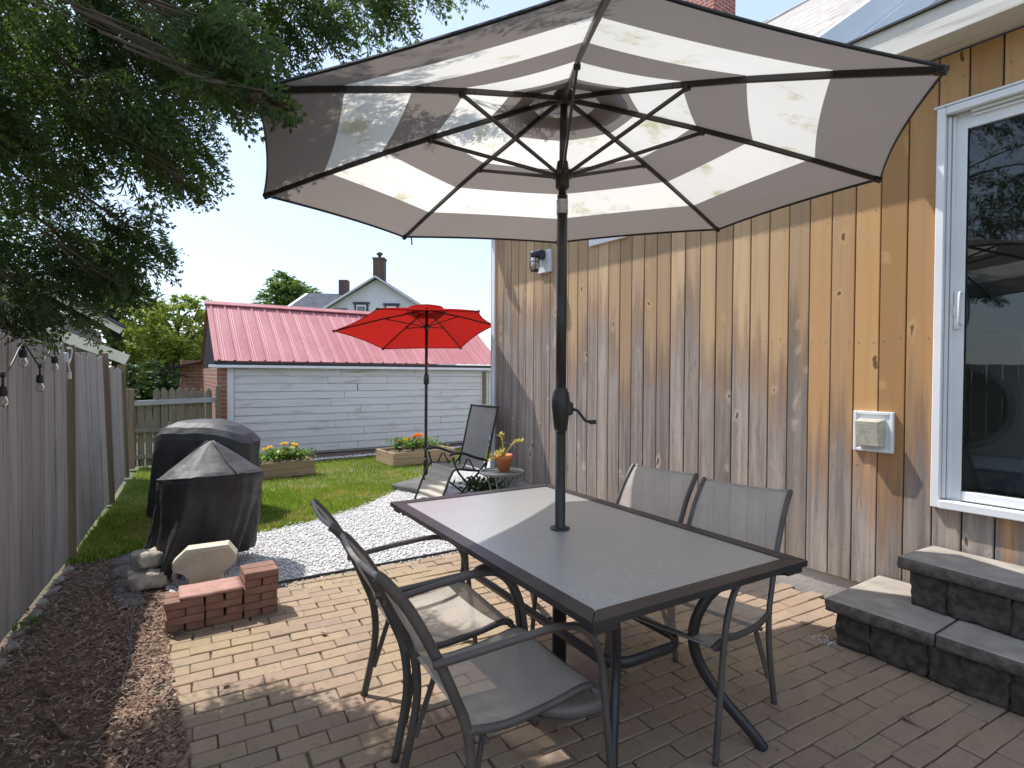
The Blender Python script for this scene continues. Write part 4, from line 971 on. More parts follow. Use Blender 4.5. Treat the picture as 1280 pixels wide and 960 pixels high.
# ================================================================== SLING CHAIRS (local: +x forward, origin between rear feet)
def make_chair(name,label,loc,rz,group):
    T=thing(name,label,'chair',loc,rz,group);bm=M['chairm'];r=.0135
    for s_ in(-1,1):
        sd=[(0,.235,.0),(.030,.232,.14),(.048,.228,.27),(.036,.222,.40),(.0,.218,.50),(-.052,.214,.62),(-.125,.211,.76),(-.192,.209,.85),(-.218,.208,.874)]
        mb=MB();mb.tube(cr([(a,s_*b,c) for a,b,c in sd],4),r*.86,8,fl=1.35,up=(1,0,0));obj('back_post',mb,bm,T,world=False)
        ar=[(-.070,.230,.612),(.02,.243,.622),(.17,.252,.636),(.30,.256,.643),(.385,.256,.630),(.445,.255,.585),(.480,.253,.515),(.497,.250,.43),(.512,.248,.30),(.530,.247,.15),(.545,.246,.003)]
        mb=MB();mb.tube(cr([(a,s_*b,c) for a,b,c in ar],5),r*.88,10);obj('arm_leg',mb,bm,T,world=False)
        rl=[(.035,.222,.395),(.16,.222,.378),(.32,.222,.392),(.43,.222,.412),(.475,.215,.402),(.487,.205,.385)]
        mb=MB();mb.tube(cr([(a,s_*b,c) for a,b,c in rl],4),.0115,8,fl=1.2);obj('seat_rail',mb,bm,T,world=False)
    mb=MB();mb.tube([(.480,-.246,.393),(.480,.246,.393)],.010,8);obj('crossbar',mb,bm,T,world=False)
    mb=MB();mb.tube([(.10,-.22,.345),(.10,.22,.345)],.009,8);mb.bar((.10,-.19,.345),(.04,-.225,.12),.012,.02);mb.bar((.10,.19,.345),(.04,.225,.12),.012,.02);obj('rear_brace',mb,bm,T,world=False)
    def slg(nm,prof,hw,dip):
        mb=MB();n=10;vs=[]
        for i,(x,z,nx,nz) in enumerate(prof):
            for c in range(n+1):
                s_=c/n*2-1;q=1-s_*s_;h=hw[i] if isinstance(hw,list) else hw;d=dip*q*math.sin(math.pi*(i+.6)/(len(prof)+.2))
                vs.append((x+nx*d,s_*h,z+nz*d))
        for i in range(len(prof)-1):
            for c in range(n):a=i*(n+1)+c;mb.add([vs[a],vs[a+1],vs[a+n+2],vs[a+n+1]],[(0,1,2,3)],0,True)
        return obj(nm,mb,M['sling'],T,world=False)
    sp=cr([(.040,0,.408),(.16,0,.390),(.32,0,.404),(.43,0,.424),(.478,0,.413),(.492,0,.392)],3)
    slg('seat_sling',[(p.x,p.z,0,-1) for p in sp],.218,.018)
    bp=cr([(.030,0,.445),(.004,0,.52),(-.046,0,.62),(-.119,0,.76),(-.184,0,.846),(-.213,0,.873)],3)
    slg('back_sling',[(p.x,p.z,-.9,-.4) for p in bp],.209,.020)
    mb=MB();mb.tube(cr([(-.216,-.205,.873),(-.222,-.1,.866),(-.224,0,.863),(-.222,.1,.866),(-.216,.205,.873)],4),.008,8);obj('top_hem',mb,M['sling'],T,world=False)
    return T
CG='grey sling patio chairs round the glass table'
c1=make_chair('patio_chair','grey sling armchair nearest the camera on the left side of the table',(.805,1.55,0),R(-7.0),CG)
dup(c1,(.865,2.085,0),R(-8.0),'farther grey sling armchair on the left side of the table, seat in sun')
dup(c1,(2.27,1.475,0),R(187),'shaded grey sling chair between table and wall, nearer the steps')
dup(c1,(2.30,2.0,0),R(182.6),'grey sling chair between table and wall whose back is half sunlit')

# ================================================================== RED PARASOL
RB=(3.235,6.285,0)
ru=thing('red_parasol','tilted red market parasol beside the gravel in front of the garage','parasol',RB)
rtips=[(2.232,6.768,1.915),(3.106,7.335,1.742),(4.096,6.884,1.769),(4.06,5.98,2.03),(3.368,5.279,2.102),(2.366,5.739,2.098)]
RA=(3.255,6.31,2.205)
mb,ribr=parasol(ru,RA,rtips,[.10,.5,1.0],[0,0],RB,None,.45,.01,.018,.015,.06)
c_=obj('canopy',mb,[M['red'],M['red'],M['red']],ru)
mb=MB()
for k in range(6):
    vs=[]
    for t,dz in((.0,.062),(.12,.058),(.26,.048)):
        A_,B_=ribr(k,t)+V((0,0,dz)),ribr((k+1)%6,t)+V((0,0,dz))
        for c in range(5):vs.append(lerp(A_,B_,c/4)+V((0,0,.014*math.sin(c/4*math.pi)*(t>.2))))
    for i in range(2):
        for c in range(4):a=i*5+c;mb.add([vs[a],vs[a+1],vs[a+6],vs[a+5]],[(0,3,2,1)],0)
child2('wind_vent',mb,M['red'],c_)
for k in range(6):
    mb=MB();mb.bar(ribr(k,.03)-V((0,0,.003)),ribr(k,.5)-V((0,0,.003)),.011,.017);mb.bar(ribr(k,.5)-V((0,0,.003)),ribr(k,.99),.011,.017);mb.box(ribr(k,1.0)+V((0,0,.002)),(.03,.03,.03),.006);rb_=obj('rib',mb,M['iron'],ru)
    j=ribr(k,.45)-V((0,0,.012));mb=MB();mb.bar((RA[0]-.001,RA[1],1.99),j,.009,.013);child2('strut',mb,M['iron'],rb_)
mb=MB();mb.tube([(RB[0],RB[1],.05),(RA[0],RA[1],2.23)],.019,14);mb.lathe([(.02,-.07),(.034,-.05),(.036,0),(.03,.06),(.02,.075)],(RB[0]+.012,RB[1]+.012,1.33),14);mb.lathe([(.02,-.03),(.034,-.02),(.034,.01),(.02,.02)],(RA[0]-.001,RA[1]-.002,1.99),14);obj('pole',mb,M['iron'],ru)
rbs=thing('parasol_base','grey square parasol base on the gravel behind the reclining chair','parasol base',(3.05,6.1,0))
mb=MB();mb.box((3.10,6.16,.035),(.50,.50,.07),.02,Matrix.Rotation(R(20),3,'Z'));obj('foot_plate',mb,M['slate'],rbs)
mb=MB();mb.lathe([(.03,.07),(.03,.33),(.022,.34)],(RB[0]+.002,RB[1]+.002,0),14);obj('stem',mb,M['iron'],rbs)

# ================================================================== RECLINER
lc=thing('lounge_chair','grey folding recliner with black armrests on the gravel by the house wall','lounge chair',(3.2,5.345,0))
ya,yb=5.07,5.62
for y in(ya,yb):
    mb=MB();mb.tube(cr([(3.495,y,1.035),(3.45,y,.86),(3.385,y,.58),(3.325,y,.34)],5),.0125,8);obj('back_tube',mb,M['iron'],lc)
    mb=MB();mb.tube(cr([(3.325,y,.345),(3.15,y,.37),(2.965,y,.395),(2.90,y,.33),(2.82,y,.15),(2.755,y,.005)],5),.0125,8);obj('seat_tube',mb,M['iron'],lc)
    mb=MB();mb.tube(cr([(2.93,y,.53),(2.97,y,.40),(3.12,y,.22),(3.38,y,.012)],4),.012,8);mb.tube(cr([(3.36,y,.46),(3.24,y,.33),(3.05,y,.16),(2.93,y,.012)],4),.012,8)
    mb.tube([(3.10,y,.50),(3.04,y,.38)],.009,8);mb.tube([(3.12,y,.50),(3.20,y,.36)],.009,8);obj('crossed_leg',mb,M['iron'],lc)
    mb=MB();mb.tube(cr([(2.885,y,.545),(2.93,y,.565),(3.05,y,.560),(3.2,y,.505),(3.37,y,.455)],5),[.020]*3+[.027]*16+[.018]*2,10,fl=.55,up=(0,0,1));obj('armrest',mb,M['dark'],lc)
    mb=MB();s_=-1 if y==yb else 1
    for k in range(7):
        t=.45+.07*k;p=V((3.495-.17*t,y,1.035-.69*t));mb.tube([p+V((0,-.004*s_,0)),p+V((0,.024*s_,.012))],.004,5)
    for k in range(7):
        t=.12+.12*k;p=V((2.90-.145*t,y,.34-.335*t));mb.tube([p,p+V((0,.026*s_,.012))],.004,5)
    obj('lacing',mb,M['dark'],lc)
mb=MB();mb.tube([(3.495,ya-.012,1.035),(3.495,yb+.012,1.035)],.0125,8);mb.tube([(3.38,ya,.012),(3.38,yb,.012)],.011,8);mb.tube([(2.93,ya,.012),(2.93,yb,.012)],.011,8);mb.tube([(2.755,ya,.012),(2.755,yb,.012)],.011,8);obj('cross_tube',mb,M['iron'],lc)
def loft(pts,y0,y1,mat,nm,par,wav=0.,nw=0,dip=.01):
    P_=cr(pts,6);mb=MB();n=8;vs=[];N_=len(P_)
    for i,p in enumerate(P_):
        t=V(P_[min(i+1,N_-1)])-V(P_[max(i-1,0)]);t.normalize();nn=V((t.z,0,-t.x))
        for c in range(n+1):
            s_=c/n;vs.append(V((p.x,y0+(y1-y0)*s_,p.z))+nn*(wav*math.sin(i/(N_-1)*math.pi*2*nw)-dip*4*s_*(1-s_)))
    for i in range(N_-1):
        for c in range(n):a=i*(n+1)+c;mb.add([vs[a],vs[a+1],vs[a+n+2],vs[a+n+1]],[(0,1,2,3)],0,True)
    return obj(nm,mb,mat,par)
loft([(3.487,0,1.03),(3.44,0,.86),(3.375,0,.58),(3.315,0,.36)],ya+.03,yb-.03,M['loung'],'back_sling',lc)
loft([(3.315,0,.36),(3.15,0,.38),(2.985,0,.40)],ya+.03,yb-.03,M['loung'],'seat_sling',lc)
loft([(2.975,0,.40),(2.93,0,.345),(2.885,0,.27),(2.85,0,.20),(2.815,0,.125),(2.79,0,.06)],ya+.03,yb-.03,M['loungl'],'footrest_pad',lc,.012,5)
# side table, pot
sx,sy=3.13,4.46
st=thing('side_table','small round glass side table between the recliner and the dining set','side table',(sx,sy,0))
mb=MB();mb.lathe([(.0,0),(.205,0),(.205,.006),(.0,.006)],(sx,sy,.441),36);obj('glass_top',mb,M['sglass'],st)
mb=MB();mb.tube([(sx+.212*math.cos(k*.1745),sy+.212*math.sin(k*.1745),.441) for k in range(36)],.011,8,closed=True,fl=1.4,up=(0,0,1));obj('rim',mb,M['slate'],st)
for k in range(4):
    th=k*math.pi/2+.6;c,s_=math.cos(th),math.sin(th);mb=MB();mb.tube(cr([(sx+.18*c,sy+.18*s_,.43),(sx+.13*c,sy+.13*s_,.30),(sx+.12*c,sy+.12*s_,.2),(sx+.19*c,sy+.19*s_,.006)],4),.009,8);obj('leg',mb,M['slate'],st)
mb=MB();mb.tube([(sx+.122*math.cos(k*.2618),sy+.122*math.sin(k*.2618),.23) for k in range(24)],.006,6,closed=True);obj('leg_ring',mb,M['slate'],st)
px,py=3.155,4.47
pt=thing('flower_pot','terracotta pot with a drooping yellowed succulent on the round side table','flower pot',(px,py,.447))
mb=MB();mb.lathe([(.0,0),(.058,0),(.078,.125),(.090,.127),(.093,.165),(.083,.166),(.074,.13),(.0,.13)],(px,py,.448),24);obj('pot',mb,M['terra'],pt)
mb=MB();mb.lathe([(.0,.002),(.076,0)],(px,py,.448+.14),20);obj('soil',mb,M['soil'],pt)
def stemplant(par,base,ends,mat,leafl,seed,nm='stem'):
    g_=random.Random(seed)
    for e in ends:
        mb=MB();b0=V(base);e=V(e);mid=lerp(b0,e,.55)+V((0,0,.05));P_=cr([b0,mid,e],6);mb.tube(P_,.008,6)
        for i,p in enumerate(P_[5:]):
            for k in range(3 if i<len(P_)-7 else 7):
                d=V((g_.uniform(-1,1),g_.uniform(-1,1),g_.uniform(-.3,1))).normalized();L=leafl*g_.uniform(.6,1.1);q=d.cross(V((0,0,1)));q=q.normalized()*L*.22 if q.length>.01 else V((L*.2,0,0))
                mb.add([p,p+d*L*.5+q,p+d*L,p+d*L*.5-q],[(0,1,2,3)])
        obj(nm,mb,mat,par)
stemplant(pt,(px,py,.60),[(px-.01,py+.04,.80),(px+.15,py-.10,.735),(px-.13,py+.03,.56),(px-.09,py-.05,.60)],M['suc'],.055,3)

# ================================================================== RAISED BEDS
def raised(label,x0,x1,y0,y1,h,rot,seed):
    c=V(((x0+x1)/2,(y0+y1)/2,0));T=thing('raised_bed',label,'raised bed',c);Mz=Matrix.Rotation(rot,3,'Z')
    def q(x,y,z):return c+Mz@(V((x,y,z))-V((c.x,c.y,0)))
    for (cx,cy,dx,dy) in((c.x,y0,x1-x0,.032),(c.x,y1,x1-x0,.032),(x0+.016,c.y,.032,y1-y0-.034),(x1-.016,c.y,.032,y1-y0-.034)):
        mb=MB();mb.box(q(cx,cy,h*.75),(dx,dy,h*.5-.003),.004,Mz);mb.box(q(cx,cy,h*.25),(dx,dy,h*.5-.003),.004,Mz);obj('side_board',mb,M['bed'],T)
    mb=MB();nx,ny=16,10;vs=[q(x0+.03+(x1-x0-.06)*i/nx,y0+.015+(y1-y0-.03)*j/ny,h-.045+.018*mnoise.noise(V((i*.7,j*.7,seed)))) for j in range(ny+1) for i in range(nx+1)]
    mb.add(vs,[(j*(nx+1)+i,j*(nx+1)+i+1,(j+1)*(nx+1)+i+1,(j+1)*(nx+1)+i) for j in range(ny) for i in range(nx)],0,True);obj('soil',mb,M['soil'],T)
raised('left raised wooden bed with yellow flowers, beside the covered grills',1.22,2.325,7.845,8.42,.205,R(2.0),1)
raised('right raised wooden bed with orange flowers, behind the red parasol pole',3.47,4.55,7.82,8.45,.205,R(1.0),2)
def leafclump(c,rx,ry,h,n,L,g_,W=.28,up=.5):
    P=np.c_[g_.normal(0,rx*.5,n),g_.normal(0,ry*.5,n),np.abs(g_.beta(2,1.6,n))*h];P[:,:2]*=(.5+.6*(P[:,2]/h))[:,None];P+=np.array(c)
    a=g_.normal(size=(n,3));a[:,2]=np.abs(a[:,2])*up;a/=np.linalg.norm(a,axis=1)[:,None];b=np.cross(a,np.array([0,0,1.])+g_.normal(0,.3,(n,3)));b/=np.linalg.norm(b,axis=1)[:,None]
    s_=(L*g_.uniform(.5,1.2,n))[:,None];return np.stack([P,P+a*s_*.5+b*s_*W,P+a*s_,P+a*s_*.5-b*s_*W],1).reshape(-1,3)
def flowering(name,label,c,rx,ry,h,n,L,heads,pm,seed,leaf='leafb',group=None):
    T=thing(name,label,'plant',c,0,group);g_=np.random.default_rng(seed)
    npobj('foliage',leafclump(c,rx,ry,h,n,L,g_),4,M[leaf],T)
    for (dx,dy,dz,r,mm) in heads:
        mb=MB();o=V(c)+V((dx,dy,dz));rr=random.Random(int(dx*1000+dz*77))
        tl=Matrix.Rotation(rr.uniform(-.5,.5),3,'X')@Matrix.Rotation(rr.uniform(-.5,.5),3,'Y')
        for ring,(k_,rad,zz,lift) in enumerate(((12,1.,.0,.15),(10,.72,.25,.4),(7,.42,.42,.8))):
            for k in range(k_):
                th=6.283*k/k_+ring*.3;d=V((math.cos(th),math.sin(th),lift)).normalized()*r*rad;q_=V((-math.sin(th),math.cos(th),0))*r*.26
                b0=V((0,0,zz*r*.5));mb.add([o+tl@(b0+d*.1),o+tl@(b0+d*.6+q_),o+tl@(b0+d),o+tl@(b0+d*.6-q_)],[(0,1,2,3)])
        mb.tube([V(c)+V((dx*.4,dy*.4,.02)),o],.004,5);obj('flower',mb,M[mm],T)
    return T
flowering('flowering_plant','bushy zinnia with yellow and cream blooms in the left raised bed',(1.93,8.03,.17),.34,.22,.20,700,.07,[(-.15,.0,.22,.055,'yel'),(.02,-.05,.255,.065,'yel'),(.06,.04,.25,.055,'yel'),(.17,-.02,.24,.055,'yel'),(.13,-.07,.20,.05,'cre'),(-.04,-.10,.17,.055,'cre'),(.04,-.10,.15,.045,'yel'),(-.20,.06,.19,.05,'yel'),(.22,.05,.20,.045,'ora')],'yel',31)
flowering('flowering_plant','bushy zinnia with orange red blooms in the right raised bed',(3.95,8.06,.17),.42,.22,.20,800,.07,[(-.18,-.05,.19,.05,'yel'),(-.09,.0,.21,.05,'ora'),(.0,-.04,.24,.065,'ora'),(.10,.04,.25,.06,'ora'),(.03,-.10,.14,.065,'ora'),(.19,.0,.225,.055,'ora'),(-.25,.02,.17,.05,'yel'),(.26,.05,.20,.045,'cre'),(-.12,-.10,.13,.045,'yel')],'ora',32)
flowering('herb_plant','tall feathery green herb at the left end of the orange flower bed',(3.66,8.02,.17),.10,.10,.24,260,.05,[],'yel',33,'leafm')
flowering('herb_plant','low leafy greens between the covered grill and the yellow zinnias',(1.55,8.02,.17),.30,.24,.13,500,.06,[],'yel',34,'leafb')
flowering('herb_plant','low grey green bushy herb in the right end of the yellow flower bed',(2.17,8.0,.17),.20,.20,.16,380,.05,[],'yel',35,'leafm')
flowering('herb_plant','low green seedlings on the right side of the orange flower bed',(4.28,8.05,.17),.20,.22,.10,220,.045,[],'yel',36,'leafm')
flowering('shrub','small dense green shrub on the gravel behind the round side table',(3.27,4.98,0),.26,.26,.30,1100,.06,[],'yel',37,'leafd')
flowering('weed','tuft of weed leaves at the fence foot near the mulch, nearest the camera',(fx(4.0)+.05,4.0,0),.09,.12,.06,50,.05,[],'yel',38,'leafm')

# ================================================================== COVERED GRILLS
def foldring(c,ax,ay,z,am,ph,n=120,tilt=(0,0),sq=2.0):
    out=[]
    for k in range(n):
        th=6.2832*k/n;cx,sy_=math.cos(th),math.sin(th)
        r=1/((abs(cx)**sq+abs(sy_)**sq)**(1/sq))
        f=am*(.5*math.sin(5*th+ph)+.35*math.sin(9*th+ph*2.1)+.25*math.sin(14*th+ph*.7)+.5*max(0,math.sin(3*th+ph*1.3))**3)+am*.9*(1-abs(math.sin(3.5*th+ph*.9+.25*math.sin(2*th))))**5-am*.35
        nz=.010*mnoise.noise(V((c[0]+cx*ax,c[1]+sy_*ay,z))*7.)+.006*mnoise.noise(V((c[0]+cx*ax,c[1]+sy_*ay,z*1.6+3))*17.);f+=nz/max(ax,.06)*(1 if ax>.1 else .3)
        out.append((c[0]+cx*r*ax*(1+f),c[1]+sy_*r*ay*(1+f),z+tilt[0]*cx*r+tilt[1]*sy_*r+.008*mnoise.noise(V((c[0]+cx*ax*2,c[1]+sy_*ay*2,z))*6.)))
    return out
def loftrings(mb,rings,mi=None):
    n=len(rings[0])
    for i in range(len(rings)-1):
        vs=rings[i]+rings[i+1];mb.add(vs,[(k,(k+1)%n,n+(k+1)%n,n+k) for k in range(n)],0 if mi is None else mi[i],True)
kc=(.612,4.56)
kg=thing('covered_grill','kettle grill under a black cover with peaked top coloured as if sunlit, behind the brick pile','grill',(kc[0],kc[1],0))
mb=MB();KEY=[(0,0,.335,.655,.012,1.0,-.045),(.0,.0,.343,.625,.02,1.0,-.04),(-.01,.005,.338,.50,.055,1.05,0),(-.03,.015,.328,.36,.12,1.1,0),(-.065,.03,.325,.2,.19,1.2,0),(-.10,.045,.325,.06,.24,1.3,.02)]
rings=[]
for k0,k1 in zip(KEY[:-1],KEY[1:]):
    for q in range(4):
        e=[p*(1-q/4)+r_*q/4 for p,r_ in zip(k0,k1)];rings.append(foldring((kc[0]+e[0],kc[1]+e[1]),e[2],e[2],e[3],e[4],e[5],tilt=(0,e[6])))
e=KEY[-1];rings.append(foldring((kc[0]+e[0],kc[1]+e[1]),e[2],e[2],e[3],e[4],e[5],tilt=(.02,e[6])))
loftrings(mb,rings);obj('cover_skirt',mb,M['cover'],kg)
ap=(kc[0]+.0,kc[1]);mb=MB();rg=[]
for t,am in((1.0,.012),(.93,.016),(.82,.02),(.65,.022),(.45,.022),(.25,.02),(.14,.01),(.075,.0)):
    rg.append(foldring((ap[0]*(1-t)+kc[0]*t,ap[1]),.337*t,.337*t,.657+(.905-.657)*min(1,(1-t)*1.07)**.92-.004*math.sin(math.pi*t),am,1.0,tilt=(0,-.045*t*t)))
loftrings(mb,rg[::-1]);mb.add([(ap[0],ap[1],.908)]+rg[-1],[(0,k+1,(k+1)%120+1) for k in range(120)],0,True);obj('cover_top',mb,M['covertop'],kg)
for th in(-1.25,.9,2.6):
    mb=MB();c,s_=math.cos(th),math.sin(th);mb.tube([(kc[0]+.337*t*c,kc[1]+.337*t*s_,.662-.045*t*t*s_+(.905-.657)*min(1,(1-t)*1.07)**.92-.004*math.sin(math.pi*t)) for t in(.08,.2,.4,.6,.8,1.)]+[(kc[0]+.345*c,kc[1]+.345*s_,.60-.04*s_)],.006,6);obj('cover_seam',mb,M['piping'],kg)
mb=MB();mb.tube([(kc[0]+(.339*(1+.012*(.5*math.sin(5*a_+1)+.35*math.sin(9*a_+2.1)+.25*math.sin(14*a_+.7)+.5*max(0,math.sin(3*a_+1.3))**3)))*math.cos(a_),kc[1]+.339*math.sin(a_),.655-.045*math.sin(a_)) for a_ in[6.2832*k/60 for k in range(60)]],.005,6,closed=True);obj('cover_seam',mb,M['covertop'],kg)
mb=MB();mb.tube([(.40+.055*math.cos(k*.3927),4.19+.02*math.sin(k*.39),.072+.055*math.sin(k*.3927)) for k in range(16)],.014,8,closed=True);mb.tube([(.40,4.19,.072),(.60,4.45,.072)],.01,8);obj('wheel',mb,M['slate'],kg)
kc2=(.83,6.28);rz2=R(-30)
bg=thing('covered_grill','wide arched grill under a black cover on the lawn behind the kettle grill','grill',(kc2[0],kc2[1],0))
def rot2(r):
    c,s_=math.cos(rz2),math.sin(rz2);return [(kc2[0]+(x-kc2[0])*c-(y-kc2[1])*s_,kc2[1]+(x-kc2[0])*s_+(y-kc2[1])*c,z) for x,y,z in r]
mb=MB();lv=[(.46,.33,.03,.07,0),(.445,.31,.25,.06,0),(.435,.30,.5,.045,0),(.43,.295,.66,.03,-.0),(.430,.285,.755,.015,-.01),(.435,.265,.82,.004,-.02),(.37,.225,.875,.004,-.02),(.27,.16,.918,.003,-.012),(.13,.08,.938,0,-.004),(.02,.012,.941,0,0)]
def arch(r,k):return [(x,y,z-(max(0,(x-kc2[0]+.02))**2*.55+max(0,-(x-kc2[0])-.33)*.4)*k) for x,y,z in r]
rg=[rot2(arch(foldring(kc2,a_,b_,z_,am,2.2,sq=5.5 if z_<.9 else 4.),min(1,max(0,(z_-.4)/.4)))) for a_,b_,z_,am,_ in lv];loftrings(mb,rg);obj('cover',mb,M['cover'],bg)

# ================================================================== BRICK PILE
BR=R(-2.6);BO=V((.232,3.452,0));BM_=Matrix.Rotation(BR,3,'Z')
def bp(u,v,z):return BO+BM_@V((u,v,z))
BG='loose red bricks stacked at the patio edge';BL_,BW_,BH_=.187,.090,.0425
crs=['bottom','second','third','fourth','fifth','top'];cols=['left','middle','right']
mb0=MB();mb0.box((0,0,0),(BL_-.004,BW_-.004,BH_-.0015),.004);bme=None
def brick(c,rz,label):
    global bme
    if bme is None:
        o=obj('brick',mb0,M['brick'],None);bme=o.data
    else:o=bpy.data.objects.new('brick',bme);COL.objects.link(o)
    o.location=c;o.rotation_euler=(random.gauss(0,.004),random.gauss(0,.004),rz+random.gauss(0,.015));tag(o,label,'brick',BG)
for ci in range(3):
    for k in range(4):
        al_=(k+ci)%2==1
        for s_ in(0,1):
            j=lambda a=.003:random.gauss(0,a)
            u0=.004+ci*.1925
            if al_: # two bricks along X, front and back
                brick(bp(u0+BL_/2+j(),.047+s_*.093+j(),BH_*(k+.5)),BR,f'red brick lying lengthways, {cols[ci]} column of the pile, {crs[k]} course, {"front" if s_==0 else "back"} one')
            else:
                brick(bp(u0+.047+s_*.093+j(),.0935+j(),BH_*(k+.5)),BR+math.pi/2,f'red brick laid end on, {cols[ci]} column of the pile, {crs[k]} course, {"left" if s_==0 else "right"} one')
for s_ in(0,1):brick(bp(.392+.047+s_*.093,.098,BH_*4.5),BR+math.pi/2+.02,f'red brick under the topmost bricks of the raised right pile part, {"left" if s_==0 else "right"} one')
for s_ in(0,1):brick(bp(.392+.095,.052+s_*.093,BH_*5.5),BR+.03,f'topmost red brick on the raised right part of the pile, {"front" if s_==0 else "back"} one')
mb=MB();mb.rough(bp(.232,.10,BH_*4+.010),(.312,.205,.018),.003,.03,Matrix.Rotation(BR-.02,3,'Z'),0,3,.002);tag(obj('terracotta_slab',mb,M['slab']),'flat pinkish terracotta slab lying on top of the brick pile','slab')
# cast stone pedestal: flared octagonal head on a waist
pd=thing('stone_pedestal','cream cast stone pedestal with flared chamfered head behind the brick pile','pedestal',(.485,3.86,0))
pts=[(-.085,0),(.095,0),(.09,.10),(.085,.155),(.105,.195),(.150,.220),(.172,.245),(.172,.278),(.125,.345),(-.10,.335),(-.172,.265),(-.172,.225),(-.12,.205),(-.09,.17),(-.082,.10)]
Mp=Matrix.Rotation(R(-14),3,'Z');n=len(pts);vs=[];dep=(.062,.055)
for d,sh in((-.062,.94),(-.052,1.),(.052,1.),(.062,.94)):vs+=[V((.485,3.86,0))+Mp@V((x*sh,d,z*(sh if z>.05 else 1)+.0)) for x,z in pts]
mb=MB();mb.add(vs,[list(range(n)),list(range(3*n,4*n))[::-1]]+[(r_*n+i,(r_+1)*n+i,(r_+1)*n+(i+1)%n,r_*n+(i+1)%n) for r_ in range(3) for i in range(n)]);obj('head_and_waist',mb,M['cast'],pd)
# rough stones beside the kettle grill
mb=MB();mb.rough((.20,4.33,.052),(.21,.20,.105),.022,.03,Matrix.Rotation(.05,3,'Z'),0,80,.012);tag(obj('field_stone',mb,M['block']),'lower rough tan stone block beside the kettle grill cover','stone')
mb=MB();mb.rough((.212,4.42,.158),(.17,.21,.105),.024,.03,Matrix.Rotation(.12,3,'Z')@Matrix.Rotation(-.08,3,'X'),0,90,.014);tag(obj('field_stone',mb,M['block']),'upper rough pale stone block resting on the lower one by the grill cover','stone')

# ================================================================== STRING LIGHTS
sl=thing('string_lights','black festoon string with clear bulbs hung along the grey fence boards','string lights',(-.35,4.2,1.4))
nodes=[(-.52,2.9,1.52),(-.50,3.15,1.60),(-.455,3.42,1.48),(-.404,3.58,1.385),(-.385,3.72,1.44),(-.362,3.92,1.545),(-.34,4.08,1.50),(-.317,4.245,1.437),(-.295,4.42,1.50),(-.272,4.59,1.57),(-.255,4.72,1.52),(-.243,4.82,1.60),(-.235,4.90,1.585),(-.228,4.95,1.53)]
mb=MB();mb.tube(cr(nodes,5),.0045,6);obj('cable',mb,M['dark'],sl)
for (x,y,z,d) in((-.404,3.59,1.385,.055),(-.361,3.92,1.535,.012),(-.317,4.247,1.437,.055),(-.271,4.597,1.565,.062)):
    mb=MB();mb.tube([(x,y,z+.012),(x,y,z-.012)],.010,8);mb.tube([(x,y,z),(x,y,z-d-.01)],.005,6);mb.lathe([(.0,.002),(.014,.0),(.017,-.010),(.018,-.042),(.016,-.045)],(x,y,z-d),12);so=obj('socket',mb,M['dark'],sl)
    mb=MB();mb.lathe([(.011,-.044),(.013,-.052),(.019,-.066),(.021,-.080),(.016,-.095),(.0,-.102)],(x,y,z-d),12);child2('bulb',mb,M['bulbg'],so)
mb=MB();mb.box((-.229,4.90,1.50),(.03,.035,.07),.006);mb.tube(cr([(-.224,4.93,1.565),(-.20,4.99,1.56),(-.205,5.0,1.50),(-.218,4.97,1.45),(-.21,5.0,1.40)],5),.005,6);mb.box((-.213,5.0,1.375),(.022,.04,.05),.004);obj('plug',mb,M['vinyl'],sl)

# fallen leaves on the pavers
for k,(x,y,a_,L) in enumerate(((1.43,1.63,.6,.05),(.93,2.98,2.1,.045),(2.62,.86,1.2,.05),(.42,2.74,4.,.04))):
    mb=MB();c=V((x,y,.008));d=V((math.cos(a_),math.sin(a_),.12));q=V((-math.sin(a_),math.cos(a_),.1))
    mb.add([c-d*L*.5,c-d*L*.1+q*L*.34+V((0,0,.008)),c+d*L*.25+q*L*.22+V((0,0,.010)),c+d*L*.55,c+d*L*.25-q*L*.24+V((0,0,.004)),c-d*L*.1-q*L*.34+V((0,0,.002)),c+V((0,0,.001))],[(0,6,1),(1,6,2),(2,6,3),(3,6,4),(4,6,5),(5,6,0)]);mb.tube([c-d*L*.5,c-d*L*.8+V((0,0,.002))],.001,4)
    tag(obj('fallen_leaf',mb,M['brick']),['curled brown leaf on the pavers beside the parasol base','small dry leaf on the sunlit pavers in front of the brick pile','dry leaf on the shaded pavers in front of the steps','small dry leaf on the pavers near the left mulch edge'][k],'leaf')
